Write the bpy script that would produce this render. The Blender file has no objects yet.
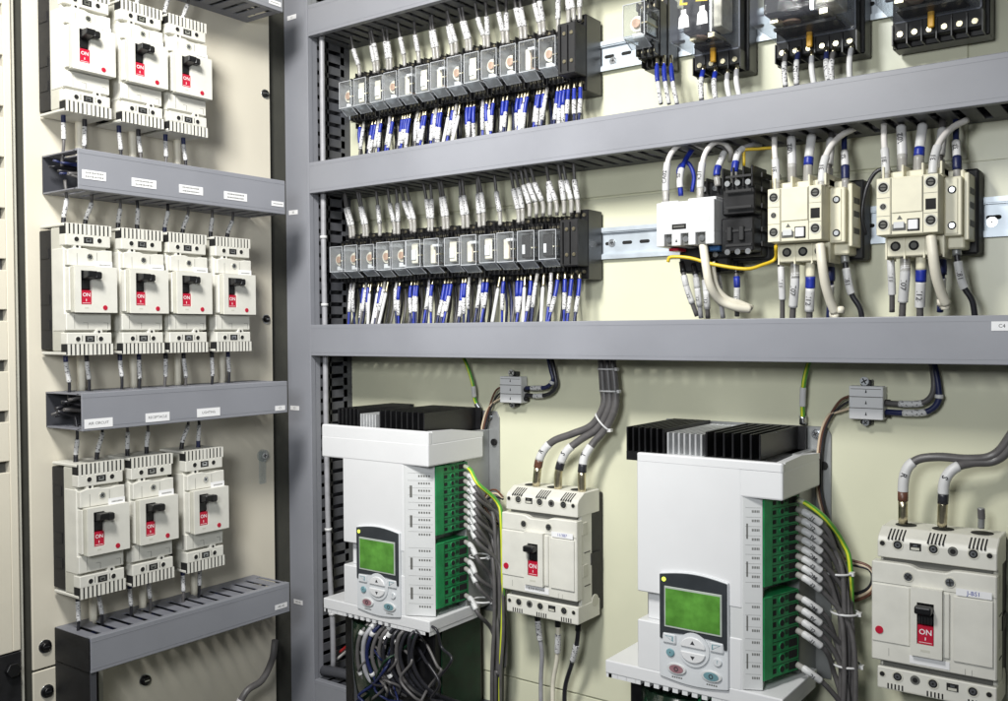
import bpy, bmesh, math, random
from mathutils import Vector, Matrix
random.seed(7)
S = bpy.context.scene
COL = S.collection
pi = math.pi

# ------------------------------------------------------------------ camera maths
PW, PH, FOC = 1008.0, 701.0, 950.75
YAW, PIT, ROL = 0.62787904, 0.01978498, -0.00673731
YP, XP, ZC = 1.09, -1.13, 1.45            # back plate plane, side plate plane, eye height
_c, _s = math.cos(YAW), math.sin(YAW)
FW = Vector((-_s*math.cos(PIT), _c*math.cos(PIT), -math.sin(PIT)))
_r = Vector((_c, _s, 0)); _u = _r.cross(FW)
RT = _r*math.cos(ROL) + _u*math.sin(ROL)
UP = -_r*math.sin(ROL) + _u*math.cos(ROL)
def ray(x, y): return FW + RT*((x-PW/2)/FOC) - UP*((y-PH/2)/FOC)
def R(px, py, n=0.0):                      # pixel -> back plate coordinates (u, v, n)
    v = ray(px, py); v = v*((YP-n)/v.y); return (v.x, v.z, n)
def L(px, py, n=0.0):                      # pixel -> side plate coordinates
    v = ray(px, py); v = v*((XP+n)/v.x); return (v.y, v.z, n)
FR = Matrix(((1,0,0,0),(0,0,-1,YP),(0,1,0,ZC),(0,0,0,1)))
FL = Matrix(((0,0,1,XP),(1,0,0,0),(0,1,0,ZC),(0,0,0,1)))

# ------------------------------------------------------------------ materials
MC = {}
def mat(name, col, rough=.5, metal=0., vary=.10, scale=60., bump=0., spec=.5, coat=0., emit=None, grime=0.):
    if name in MC: return MC[name]
    m = bpy.data.materials.new(name); m.use_nodes = True
    nt = m.node_tree; N = nt.nodes; K = nt.links
    b = N['Principled BSDF']
    b.inputs['Roughness'].default_value = rough; b.inputs['Metallic'].default_value = metal
    b.inputs['Specular IOR Level'].default_value = spec; b.inputs['Coat Weight'].default_value = coat
    tc = N.new('ShaderNodeTexCoord')
    nz = N.new('ShaderNodeTexNoise'); nz.inputs['Scale'].default_value = scale; nz.inputs['Detail'].default_value = 5
    K.new(tc.outputs['Object'], nz.inputs['Vector'])
    rp = N.new('ShaderNodeValToRGB')
    rp.color_ramp.elements[0].position = .3; rp.color_ramp.elements[1].position = .7
    a = [max(0, c*(1-vary)) for c in col]; d = [min(1, c*(1+vary)) for c in col]
    rp.color_ramp.elements[0].color = (*a, 1); rp.color_ramp.elements[1].color = (*d, 1)
    K.new(nz.outputs['Fac'], rp.inputs['Fac'])
    out = rp.outputs['Color']
    if grime > 0:
        n2 = N.new('ShaderNodeTexNoise'); n2.inputs['Scale'].default_value = scale*.23; n2.inputs['Detail'].default_value = 9
        n2.inputs['Roughness'].default_value = .7
        K.new(tc.outputs['Object'], n2.inputs['Vector'])
        r2 = N.new('ShaderNodeValToRGB'); r2.color_ramp.elements[0].position = .56; r2.color_ramp.elements[1].position = .78
        r2.color_ramp.elements[0].color = (0,0,0,1); r2.color_ramp.elements[1].color = (grime,)*3+(1,)
        K.new(n2.outputs['Fac'], r2.inputs['Fac'])
        mx = N.new('ShaderNodeMix'); mx.data_type = 'RGBA'
        K.new(r2.outputs['Color'], mx.inputs['Factor']); K.new(out, mx.inputs['A'])
        mx.inputs['B'].default_value = (col[0]*.45, col[1]*.42, col[2]*.36, 1)
        out = mx.outputs['Result']
    K.new(out, b.inputs['Base Color'])
    mr = N.new('ShaderNodeMapRange'); mr.inputs['To Min'].default_value = rough*.8; mr.inputs['To Max'].default_value = min(1, rough*1.25)
    K.new(nz.outputs['Fac'], mr.inputs['Value']); K.new(mr.outputs['Result'], b.inputs['Roughness'])
    if bump > 0:
        n3 = N.new('ShaderNodeTexNoise'); n3.inputs['Scale'].default_value = scale*12; n3.inputs['Detail'].default_value = 3
        K.new(tc.outputs['Object'], n3.inputs['Vector'])
        bp = N.new('ShaderNodeBump'); bp.inputs['Strength'].default_value = bump; bp.inputs['Distance'].default_value = .0004
        K.new(n3.outputs['Fac'], bp.inputs['Height']); K.new(bp.outputs['Normal'], b.inputs['Normal'])
    if emit:
        b.inputs['Emission Color'].default_value = (*emit[0], 1); b.inputs['Emission Strength'].default_value = emit[1]
    MC[name] = m; return m
def clear(name, tint, fac=.22, rough=.08, top=.85):
    m = bpy.data.materials.new(name); m.use_nodes = True
    nt = m.node_tree; N = nt.nodes; K = nt.links
    b = N['Principled BSDF']; o = N['Material Output']
    b.inputs['Base Color'].default_value = (*tint, 1); b.inputs['Roughness'].default_value = rough
    b.inputs['Specular IOR Level'].default_value = .9
    t = N.new('ShaderNodeBsdfTransparent'); t.inputs['Color'].default_value = (.93,.95,.96,1)
    lw = N.new('ShaderNodeLayerWeight'); lw.inputs['Blend'].default_value = .35
    tc = N.new('ShaderNodeTexCoord'); nz = N.new('ShaderNodeTexNoise'); nz.inputs['Scale'].default_value = 70; nz.inputs['Detail'].default_value = 4
    K.new(tc.outputs['Object'], nz.inputs['Vector'])
    bp = N.new('ShaderNodeBump'); bp.inputs['Strength'].default_value = .5; bp.inputs['Distance'].default_value = .001
    K.new(nz.outputs['Fac'], bp.inputs['Height']); K.new(bp.outputs['Normal'], b.inputs['Normal'])
    mr = N.new('ShaderNodeMapRange'); mr.inputs['To Min'].default_value = fac; mr.inputs['To Max'].default_value = top
    K.new(lw.outputs['Fresnel'], mr.inputs['Value'])
    mx = N.new('ShaderNodeMixShader')
    K.new(mr.outputs['Result'], mx.inputs['Fac']); K.new(t.outputs[0], mx.inputs[1]); K.new(b.outputs[0], mx.inputs[2])
    K.new(mx.outputs[0], o.inputs['Surface'])
    MC[name] = m; return m
def printed(name, base, ink, sx, sy):
    """white sleeve with rows of tiny printed strokes"""
    m = bpy.data.materials.new(name); m.use_nodes = True
    nt = m.node_tree; N = nt.nodes; K = nt.links; b = N['Principled BSDF']; b.inputs['Roughness'].default_value = .45
    tc = N.new('ShaderNodeTexCoord'); mp = N.new('ShaderNodeMapping'); mp.inputs['Scale'].default_value = (sx, sy, sx)
    K.new(tc.outputs['Object'], mp.inputs['Vector'])
    nz = N.new('ShaderNodeTexNoise'); nz.inputs['Scale'].default_value = 1; nz.inputs['Detail'].default_value = 1.5
    K.new(mp.outputs[0], nz.inputs['Vector'])
    rp = N.new('ShaderNodeValToRGB'); rp.color_ramp.interpolation = 'EASE'
    e = rp.color_ramp.elements; e[0].position = .575; e[0].color = (*base, 1); e[1].position = .63; e[1].color = (*ink, 1)
    K.new(nz.outputs['Fac'], rp.inputs['Fac']); K.new(rp.outputs['Color'], b.inputs['Base Color'])
    MC[name] = m; return m

DUCT = mat('duct grey pvc', (.245,.252,.280), .40, vary=.08, scale=7, bump=.10, grime=.22)
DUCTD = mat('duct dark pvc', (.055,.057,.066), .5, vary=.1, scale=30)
DSLOT_LIT = mat('duct slotted pvc lit', (.20,.205,.235), .45, vary=.08, scale=30, grime=.15)  # lighter copy for the side plate ducts, lit tone put into the colour
DSLOT_SHADE = mat('duct slotted pvc', (.075,.077,.088), .5, vary=.08, scale=30)  # darker copy of the same plastic, shade on the walls put into the colour
PLATE = mat('cream painted steel', (.72,.675,.56), .34, vary=.05, scale=5, bump=.12, grime=.22)
PLATER = mat('green cream painted steel', (.66,.66,.50), .30, vary=.06, scale=5, bump=.12, grime=.30)
SEAM = mat('seam shadow', (.05,.05,.04), .8)
CREAM = mat('cream plastic', (.68,.67,.61), .42, vary=.05, scale=40, bump=.06, grime=.18)
CREAMS = mat('aged cream plastic', (.56,.55,.48), .5, vary=.06, scale=40, grime=.2)
YCREAM = mat('yellowed plastic', (.75,.715,.55), .42, vary=.05, scale=50, bump=.05, grime=.22)
WHITEP = mat("white plastic", (.70,.705,.715), .30, vary=.03, scale=9, bump=.05, grime=.10)
WHITEG = mat('light grey plastic', (.60,.61,.61), .38, vary=.03, scale=20, grime=.06)
BLACK = mat('black plastic', (.008,.008,.009), .35, vary=.3, scale=60)
BLACKG = mat('glossy dark cover', (.006,.016,.009), .12, vary=.5, scale=30, coat=.6)
BLACKM = mat('matt black', (.011,.011,.012), .6, vary=.3, scale=80)
HOLE = mat('dark recess', (.008,.008,.008), .8)
GAPG = mat('grey recess', (.12,.12,.11), .7)
RED = mat('signal red', (.46,.008,.034), .4, vary=.05)
STEEL = mat('zinc steel', (.62,.64,.66), .28, 1., vary=.12, scale=90)
RAIL = mat('zinc plated rail', (.58,.64,.70), .46, .55, vary=.10, scale=30, grime=.2)
GREYM = mat('grey sheet metal', (.33,.34,.34), .42, .5, vary=.1, scale=25, grime=.3)
ALU = mat('bright aluminium fins', (.72,.73,.74), .30, .55, vary=.1, scale=60)
BRASS = mat('tinned brass', (.62,.56,.40), .3, 1., vary=.15, scale=200)
GREEN = mat('green terminal plastic', (.015,.24,.075), .38, vary=.15, scale=80)
GREEND = mat('dark green recess', (.003,.035,.012), .6)
PCB = mat('green circuit board', (.003,.024,.010), .45, vary=.4, scale=60)
LCD = mat('green lcd', (.075,.20,.035), .22, vary=.65, scale=38, emit=((.07,.36,.01), .10))
LCDF = mat('lcd frame', (.42,.46,.42), .35)
BEZEL = mat('dark grey bezel', (.035,.04,.045), .3, coat=.3)
KEYW = mat('keypad silver', (.62,.64,.66), .32, vary=.03)
KEYR = mat('key dull red', (.30,.16,.18), .35, vary=.2)
KEYB = mat('key dull teal', (.16,.30,.34), .35, vary=.2)
INK = mat('ink', (.03,.03,.035), .6)
INKB = mat('blue ink', (.05,.07,.35), .6)
LEDY = mat('lit led', (.75,.95,.1), .3, emit=((.8,1,.1), 1.2))
PAPER = mat('label paper', (.82,.82,.83), .5, vary=.02)
WGREY = mat('wire grey', (.105,.10,.10), .38, vary=.15, scale=90, bump=.1)
WLG = mat('wire light grey', (.33,.33,.35), .38, vary=.12, scale=90)
WBLK = mat('wire black', (.02,.02,.025), .35, vary=.2)
WBLUE = mat('blue sleeve', (.012,.028,.28), .38, vary=.25, scale=120)
WNAVY = mat('navy sleeve', (.012,.018,.075), .4, vary=.2)
WWHT = mat('wire white', (.76,.73,.70), .35, vary=.06)
WIVO = mat('wire ivory', (.78,.74,.62), .4, vary=.06, scale=80)
WYEL = mat('wire yellow', (.72,.50,.03), .38, vary=.1)
WGRN = mat('wire green', (.10,.36,.05), .38, vary=.1)
WYG = mat('wire yellow green', (.62,.68,.04), .38, vary=.1)
WBRN = mat('wire brown', (.12,.05,.03), .4, vary=.2)
WRED = mat('wire red', (.55,.03,.03), .4)
WBEI = mat('wire beige', (.62,.50,.36), .4)
TIE = mat('cable tie nylon', (.62,.62,.62), .35)
MARK = printed('printed sleeve', (.60,.60,.60), (.05,.05,.06), 380, 560)
MARKD = mat('greyed white sleeve', (.60,.60,.60), .4, vary=.12, scale=200)
MARKG = mat('plain white sleeve', (.63,.63,.63), .4, vary=.05)
COVER = clear('clear relay cover', (.86,.87,.88), .035, .04, .34)
RIM_GLINT = mat('cover edge highlight', (.55,.57,.60), .25)  # pale bars painted as highlights along the clear cover edges
COVER2 = clear('smoky clear cover', (.55,.57,.66), .05, .05, .5)
FOG = clear('clear ferrule', (.62,.60,.56), .5, .2)
CORE = mat('relay core', (.70,.66,.55), .45, vary=.25, scale=90)
COIL = mat('relay coil', (.55,.36,.26), .4, vary=.3, scale=150)
ORANGE = mat('orange tab', (.80,.42,.03), .4)

# ------------------------------------------------------------------ mesh helpers
class MB:
    def __init__(s): s.bm = bmesh.new(); s.mats = []
    def mi(s, m):
        if m not in s.mats: s.mats.append(m)
        return s.mats.index(m)
    def _fin(s, faces, m, smooth=False):
        i = s.mi(m)
        for f in faces: f.material_index = i; f.smooth = smooth
    def box(s, u0, u1, v0, v1, n0, n1, m, b=0., seg=1, drop_bottom=False):
        P = [(u0,v0,n0),(u1,v0,n0),(u1,v1,n0),(u0,v1,n0),(u0,v0,n1),(u1,v0,n1),(u1,v1,n1),(u0,v1,n1)]
        V = [s.bm.verts.new(p) for p in P]
        F = [s.bm.faces.new([V[i] for i in q]) for q in ((3,2,1,0),(4,5,6,7),(0,1,5,4),(1,2,6,5),(2,3,7,6),(3,0,4,7))]
        s._fin(F, m)
        if b > 0:
            E = list({e for f in F for e in f.edges})
            r = bmesh.ops.bevel(s.bm, geom=E, offset=b, segments=seg, affect='EDGES', profile=.5)
            i = s.mi(m)
            for f in r['faces']: f.material_index = i
        return s
    def prism(s, pts, n0, n1, m, ax='n', b=0., seg=1):
        """polygon extruded: ax n -> pts (u,v); ax u -> pts (v,n); ax v -> pts (n,u)"""
        def P(p, t): return {'n': (p[0],p[1],t), 'u': (t,p[0],p[1]), 'v': (p[1],t,p[0])}[ax]
        A = [s.bm.verts.new(P(p, n0)) for p in pts]; B = [s.bm.verts.new(P(p, n1)) for p in pts]
        k = len(pts); F = [s.bm.faces.new(A[::-1]), s.bm.faces.new(B)]
        for i in range(k): F.append(s.bm.faces.new((A[i], A[(i+1)%k], B[(i+1)%k], B[i])))
        bmesh.ops.recalc_face_normals(s.bm, faces=F)
        s._fin(F, m)
        if b > 0:
            E = list({e for f in F for e in f.edges})
            r = bmesh.ops.bevel(s.bm, geom=E, offset=b, segments=seg, affect='EDGES', profile=.5)
            i = s.mi(m)
            for f in r['faces']: f.material_index = i
        return s
    def cyl(s, c, r, h, m, ax='n', seg=16, r2=None):
        """cylinder starting at c going +h along axis"""
        r2 = r if r2 is None else r2
        def P(a, rr, t):
            x, y = rr*math.cos(a), rr*math.sin(a)
            return {'n': (c[0]+x,c[1]+y,c[2]+t), 'u': (c[0]+t,c[1]+x,c[2]+y), 'v': (c[0]+y,c[1]+t,c[2]+x)}[ax]
        A = [s.bm.verts.new(P(2*pi*i/seg, r, 0)) for i in range(seg)]
        B = [s.bm.verts.new(P(2*pi*i/seg, r2, h)) for i in range(seg)]
        F = [s.bm.faces.new(A[::-1]), s.bm.faces.new(B)]
        Q = [s.bm.faces.new((A[i], A[(i+1)%seg], B[(i+1)%seg], B[i])) for i in range(seg)]
        s._fin(F, m); s._fin(Q, m, True)
        return s
    def ring(s, c, r0, r1, h, m, seg=20):
        def P(a, rr, t): return (c[0]+rr*math.cos(a), c[1]+rr*math.sin(a), c[2]+t)
        lo = [s.bm.verts.new(P(2*pi*i/seg, r1, 0)) for i in range(seg)]
        ho = [s.bm.verts.new(P(2*pi*i/seg, r1, h)) for i in range(seg)]
        hi = [s.bm.verts.new(P(2*pi*i/seg, r0, h)) for i in range(seg)]
        li = [s.bm.verts.new(P(2*pi*i/seg, r0, 0)) for i in range(seg)]
        F = []
        for i in range(seg):
            j = (i+1) % seg
            F += [s.bm.faces.new((lo[i],lo[j],ho[j],ho[i])), s.bm.faces.new((ho[i],ho[j],hi[j],hi[i])), s.bm.faces.new((hi[i],hi[j],li[j],li[i]))]
        s._fin(F, m); return s
    def screw(s, c, r, m=None, cross=True, ang=None):
        """recess ring, head and slot"""
        m = m or STEEL
        s.cyl((c[0],c[1],c[2]), r, r*.25, m, seg=14)
        a = random.uniform(0, pi) if ang is None else ang
        for k in ((0, pi/2) if cross else (0,)):
            t = a+k; dx, dy = math.cos(t)*r*.72, math.sin(t)*r*.72; ex, ey = -math.sin(t)*r*.13, math.cos(t)*r*.13
            z = c[2]+r*.25
            s.prism([(c[0]-dx-ex,c[1]-dy-ey),(c[0]+dx-ex,c[1]+dy-ey),(c[0]+dx+ex,c[1]+dy+ey),(c[0]-dx+ex,c[1]-dy+ey)], z, z+r*.05, HOLE)
        return s
    def tube(s, pts, r, m, seg=8, cap=True):
        pts = [Vector(p) for p in pts]; k = len(pts); rings = []
        t0 = (pts[1]-pts[0]).normalized(); a = Vector((0,0,1)) if abs(t0.z) < .8 else Vector((1,0,0))
        nrm = t0.cross(a).normalized()
        for i, p in enumerate(pts):
            t = (pts[min(i+1,k-1)]-pts[max(i-1,0)]).normalized()
            nrm = (nrm - t*nrm.dot(t)); nrm = nrm.normalized() if nrm.length > 1e-9 else t.orthogonal().normalized()
            bn = t.cross(nrm); rr = r[i] if isinstance(r, (list,tuple)) else r
            rings.append([s.bm.verts.new(p + (nrm*math.cos(2*pi*j/seg)+bn*math.sin(2*pi*j/seg))*rr) for j in range(seg)])
        F = []
        for i in range(k-1):
            for j in range(seg):
                F.append(s.bm.faces.new((rings[i][j], rings[i][(j+1)%seg], rings[i+1][(j+1)%seg], rings[i+1][j])))
        s._fin(F, m, True)
        if cap: s._fin([s.bm.faces.new(rings[0][::-1]), s.bm.faces.new(rings[-1])], m)
        return s
    def mesh(s, name):
        me = bpy.data.meshes.new(name); s.bm.to_mesh(me); s.bm.free()
        for m in s.mats: me.materials.append(m)
        return me

def tagit(o, label=None, cat=None, group=None, kind=None):
    if label: o['label'] = label
    if cat: o['category'] = cat
    if group: o['group'] = group
    if kind: o['kind'] = kind
def thing(name, label, cat, frame, pos, group=None, sc=(1,1,1)):
    o = bpy.data.objects.new(name, None); COL.objects.link(o); o.empty_display_size = .01
    o.matrix_world = frame @ Matrix.Translation(pos) @ Matrix.Diagonal((*sc, 1))
    tagit(o, label, cat, group); return o
def part(name, mb, parent, label=None):
    o = bpy.data.objects.new(name, mb.mesh(name)); COL.objects.link(o); o.parent = parent
    if label: o['label'] = label
    return o
def single(name, mb, frame, label=None, cat=None, group=None, kind=None, pos=(0,0,0)):
    o = bpy.data.objects.new(name, mb.mesh(name)); COL.objects.link(o)
    o.matrix_world = frame @ Matrix.Translation(pos); tagit(o, label, cat, group, kind); return o
def dup(root, frame, pos, label=None, sc=(1,1,1)):
    r = root.copy(); COL.objects.link(r); r.matrix_world = frame @ Matrix.Translation(pos) @ Matrix.Diagonal((*sc, 1))
    if label: r['label'] = label
    for ch in list(root.children):
        c = ch.copy(); COL.objects.link(c); c.parent = r; c.matrix_parent_inverse.identity()
        for g in list(ch.children):
            d = g.copy(); COL.objects.link(d); d.parent = c
    return r
TXT = {}
def text(parent, string, pos, size, m, rot=(0,0,0), name='lettering', align='CENTER', sx=1., bold=0.):
    key = (string, m.name, align, bold)
    if key not in TXT:
        cu = bpy.data.curves.new('t', 'FONT'); cu.body = string; cu.size = 1; cu.align_x = align; cu.align_y = 'CENTER'
        cu.resolution_u = 2; cu.offset = bold
        o = bpy.data.objects.new('t', cu); COL.objects.link(o)
        dg = bpy.context.evaluated_depsgraph_get()
        me = bpy.data.meshes.new_from_object(o.evaluated_get(dg)); me.name = name
        bpy.data.objects.remove(o); me.materials.clear(); me.materials.append(m); TXT[key] = me
    o = bpy.data.objects.new(name, TXT[key]); COL.objects.link(o); o.parent = parent
    o.location = pos; o.rotation_euler = rot; o.scale = (size*sx, size, size); return o

def spline(pts, n=8):
    P = [Vector(p) for p in pts]
    if len(P) == 2: return [P[0].lerp(P[1], i/n) for i in range(n+1)]
    P = [P[0]*2-P[1]] + P + [P[-1]*2-P[-2]]; out = []
    for i in range(1, len(P)-2):
        a, b, c, d = P[i-1:i+3]
        for k in range(n):
            t = k/n
            out.append(.5*((2*b)+(c-a)*t+(2*a-5*b+4*c-d)*t*t+(3*b-a-3*c+d)*t**3))
    out.append(P[-2]); return out
def sub(path, s0, s1):
    """piece of the polyline between arc lengths s0 and s1"""
    out = []; acc = 0
    tot = sum((path[i+1]-path[i]).length for i in range(len(path)-1))
    if s0 < 0: s0 += tot; s1 += tot
    s1 = min(s1, tot)
    for i in range(len(path)-1):
        l = (path[i+1]-path[i]).length
        if l < 1e-9: continue
        if acc+l >= s0 and acc <= s1:
            a = max(0, (s0-acc)/l); b = min(1, (s1-acc)/l)
            if not out: out.append(path[i].lerp(path[i+1], a))
            out.append(path[i].lerp(path[i+1], b))
        acc += l
    return out
def wire(name, label, frame, pts, r, m, sleeves=(), group=None, cat='wire', n=6, seg=7, stripe=None):
    """sleeves: (part name, start, end, material, radius factor), lengths in metres from the first point"""
    path = spline(pts, n); o0 = path[0].copy(); path = [p-o0 for p in path]
    w = thing(name, label, cat, frame, o0, group)
    mb = MB(); mb.tube(path, r, m, seg)
    if stripe:
        off = Vector((0, 0, r*.55)); mb.tube([p+off for p in path], r*.62, stripe, 6)
    part('insulation', mb, w)
    for sl in sleeves:
        nm, a, b, mm, f = sl[:5]; q = sub(path, a, b)
        if len(q) >= 2:
            mb = MB(); mb.tube(q, r*f, mm, seg+1); o = part(nm, mb, w)
            if len(sl) > 5:
                c = sub(path, (a+b)/2-.0005, (a+b)/2+.0005)[0]; d = q[-1]-q[0]; an = math.atan2(d.y, d.x)
                if an < -1.9: an += pi
                if an > 1.9: an -= pi
                text(o, sl[5], (c.x, c.y, c.z+r*f*1.03), r*f*1.55, INK, rot=(0,0,an), bold=.012)
    return w
def each(name, parent, items, fn):
    for it in items:
        m = MB(); fn(m, *it); part(name, m, parent)
ORD = ['first','second','third','fourth','fifth','sixth','seventh','eighth','ninth','tenth','eleventh','twelfth','thirteenth','fourteenth']

# ================================================================== SETTING
mb = MB()
mb.box(-1.33, .35, -.95, .85, -.006, -.003, PLATER)
single('wall_back', mb, FR, kind='structure')
# mounting sheets laid on the back wall: upper row sheet, middle, lower
mb = MB(); mb.box(-1.33, -.192, .1765, .80, -.003, .0, PLATER, b=.001)
single('mounting_plate', mb, FR, 'cream steel mounting sheet behind the upper relay row, ending before the right corner', 'metal plate')
mb = MB(); mb.box(-1.33, .34, -.4895, .1735, -.003, .0015, PLATER, b=.001)
single('mounting_plate', mb, FR, 'large green tinted cream sheet behind the contactors, drives and big breakers', 'metal plate')
mb = MB(); mb.box(-1.33, .34, -.90, -.4915, -.003, -.0005, PLATER, b=.001)
single('mounting_plate', mb, FR, 'cream steel sheet at the very bottom under the middle breaker', 'metal plate')
# side wall and plates
mb = MB(); mb.box(.30, 1.13, -.95, .85, -.02, -.012, SEAM)
single('wall_side', mb, FL, kind='structure')
t = thing('side_plate', 'tall cream steel side plate carrying the small breakers', 'metal plate', FL, (0,0,0))
mb = MB(); mb.box(.5862, .9606, -.4055, .80, -.004, .0, PLATE, b=.0012); part('panel', mb, t)
t2 = thing('side_plate', 'lower cream side plate below the horizontal seam with one bolt', 'metal plate', FL, (0,0,0))
mb = MB(); mb.box(.5862, .9606, -.90, -.4077, -.004, -.0004, PLATE, b=.0012); part('panel', mb, t2)
def bolt(lbl, pos, r=.0052, big=False):
    b = thing('bolt', lbl, 'bolt', FL, pos)
    m = MB(); m.cyl((0,0,0), r*1.25, .0009, STEEL, seg=20); part('washer', m, b)
    m = MB(); m.cyl((0,0,.0009), r, .0026, BLACK, seg=18); m.cyl((0,0,.0035), r*.96, .0015, BLACK, seg=18, r2=r*.55); m.prism([(-r*.5,-r*.1),(r*.5,-r*.1),(r*.5,r*.1),(-r*.5,r*.1)], .005, .0053, STEEL); part('head', m, b)
bolt('dark domed bolt just above the seam on the left side plate', (.6012,-.379,0), .0065)
bolt('dark domed bolt just below the seam on the left side plate', (.6028,-.4345,0), .0065)
bolt('dark bolt near the grey post, beside the top row of breakers', (.9505,.3588,0), .0055)
bolt('dark bolt near the grey post, beside the four-breaker row', (.9475,.0215,0), .0055)
bolt('dim bolt in the shade under the lowest left trunking', (.7363,-.4614,0), .007)
# outer frame strip at the far left
t = thing('frame_upright', 'cream perforated cabinet upright at the far left edge', 'frame', FL, (0,0,0))
hv = [.379-.0593*k for k in range(-5, 10)]
edges = [.80] + [x for h in hv if -.36 < h < .79 for x in (h+.0065, h-.0065)] + [-.374]
mb = MB()
mb.box(.5605, .5700, -.374, .80, -.010, .0045, PLATE, b=.001)
for i in range(0, len(edges), 2): mb.box(.40, .5605, edges[i+1], edges[i], .000, .0045, PLATE, b=.0008)
part('perforated_strip', mb, t)
mb = MB(); mb.box(.40, .5605, -.374, .80, -.012, -.006, GAPG); part('inner_channel', mb, t)
mb = MB(); mb.box(.5705, .5772, -.90, .80, -.012, -.002, CREAMS, b=.001); part('return_edge', mb, t)
mb = MB(); mb.box(.40, .5700, -.90, -.3755, -.010, .004, BLACKM, b=.001)
part('lower_bracket', mb, t)
mb = MB(); mb.prism([(.5585+.009*math.cos(k*pi/3), -.394+.009*math.sin(k*pi/3)) for k in range(6)], .004, .011, BLACK, b=.0008); part('nut', mb, t)

# ================================================================== TRUNKING
def slots_wall(mb, u0, u1, v0, v1, n1, pitch=.0215, gap=.0075, base=.018, m=DSLOT_SHADE):
    """slotted side wall between v0 and v1 (thin): base strip plus fingers"""
    mb.box(u0, u1, v0, v1, .001, base, m)
    u = u0
    while u < u1-1e-4:
        e = min(u+pitch-gap, u1)
        mb.box(u, e, v0, v1, base, n1-.006, m, b=.0004); u += pitch
    mb.box(u0, u1, v0, v1, n1-.010, n1-.002, m)
def trunking(name, label, frame, u0, u1, v0, v1, depth, pitch=.0215, gap=.0075, m=None):
    h = v1-v0; m = m or DSLOT_SHADE
    t = thing(name, label, 'cable trunking', frame, (u0, v0, 0)); w = u1-u0
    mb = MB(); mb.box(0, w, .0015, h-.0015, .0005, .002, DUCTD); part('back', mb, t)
    mb = MB(); slots_wall(mb, 0, w, .0008, .0026, depth, pitch, gap, m=m); part('slotted_wall', mb, t)
    mb = MB(); slots_wall(mb, 0, w, h-.0026, h-.0008, depth, pitch, gap, m=m); part('slotted_wall', mb, t)
    mb = MB()
    mb.box(0, w, 0, h, depth-.0022, depth, DUCT, b=.0008, seg=2)
    mb.box(0.0005, w-.0005, 0.0001, .0012, depth-.009, depth-.002, DUCT)
    mb.box(0.0005, w-.0005, h-.0012, h-.0001, depth-.009, depth-.002, DUCT)
    for q in (.0048, h-.0056): mb.box(.0004, w-.0004, q, q+.0007, depth, depth+.0003, DUCT)
    part('cover', mb, t)
    # a few wires lying inside
    mb = MB()
    for k in range(7):
        vv = random.uniform(.008, h-.008); nn = random.uniform(.008, depth-.022)
        p = [(w*j/14, vv+random.uniform(-.004,.004), nn+random.uniform(-.006,.006)) for j in range(15)]
        mb.tube(spline(p, 3), random.choice((.0016,.0022)), random.choice((WGREY, WBLK, WBLK, WNAVY, WBLK)), 6)
    part('cable_bundle', mb, t)
    return t
def sticker(parent, u, v, w, h, n, s=None, size=.004, m=INK, lines=1, name='label'):
    mb = MB(); mb.box(u-w/2, u+w/2, v-h/2, v+h/2, n, n+.0003, PAPER)
    if s is None:
        for j in range(lines):
            yy = v + (0 if lines == 1 else (.5-j)*h*.42); x = u-w*.36
            while x < u+w*.34:
                l = random.uniform(.0010,.0022); mb.box(x, x+l*.75, yy-h*.09, yy+h*.09, n+.0003, n+.00036, GAPG); x += l+.0003
    part(name, mb, parent)
    if s: text(parent, s, (u, v, n+.0004), size, m)
T0 = trunking('cable_trunking', 'grey trunking at the top left above the first row of breakers', FL, .607, .918, .4555, .500, .08, m=DSLOT_LIT)
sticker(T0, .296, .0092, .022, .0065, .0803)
T1 = trunking('cable_trunking', 'grey trunking with four white labels below the top row of small breakers', FL, .607, .918, .1691, .2169, .08, m=DSLOT_LIT)
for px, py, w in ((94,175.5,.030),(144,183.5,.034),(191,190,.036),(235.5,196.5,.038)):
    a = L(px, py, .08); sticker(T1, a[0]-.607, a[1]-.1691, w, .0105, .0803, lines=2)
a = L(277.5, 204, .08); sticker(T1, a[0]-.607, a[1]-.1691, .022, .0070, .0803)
T2 = trunking('cable_trunking', 'grey trunking labelled air circuit, receptacle and lighting', FL, .607, .918, -.1134, -.0685, .08, m=DSLOT_LIT)
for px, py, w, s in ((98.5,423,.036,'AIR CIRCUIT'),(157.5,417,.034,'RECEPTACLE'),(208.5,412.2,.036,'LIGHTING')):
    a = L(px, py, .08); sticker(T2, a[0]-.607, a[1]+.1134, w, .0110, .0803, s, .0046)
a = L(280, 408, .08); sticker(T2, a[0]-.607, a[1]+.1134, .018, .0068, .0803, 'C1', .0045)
T3 = trunking('cable_trunking', 'dark grey trunking below the lowest breakers with its open slots facing up', FL, .6137, .918, -.400, -.3579, .08, m=DSLOT_LIT)
a = L(281, 606, .08); sticker(T3, a[0]-.6137, a[1]+.400, .022, .0070, .0803, 'AK-42', .0045)
mb = MB(); mb.box(-.0012,.0,.001,.0410,.002,.0775,BLACKM); part('end_cap', mb, T3)
# vertical trunking going down from T3
t = thing('cable_trunking', 'dark upright trunking dropping from the lowest left trunking', 'cable trunking', FL, (.6137,-.80,0))
mb = MB(); mb.box(0,.0075,0,.3995,.0,.0765, BLACKM); mb.box(.0,.008,0,.3995,.0765,.078,DUCTD,b=.0005); mb.box(.046,.052,0,.3995,0,.018, CREAMS); part('slotted_wall', mb, t)
mb = MB(); mb.box(.008,.046,0,.3995,.0005,.004, BLACKM); part('back', mb, t)

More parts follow.
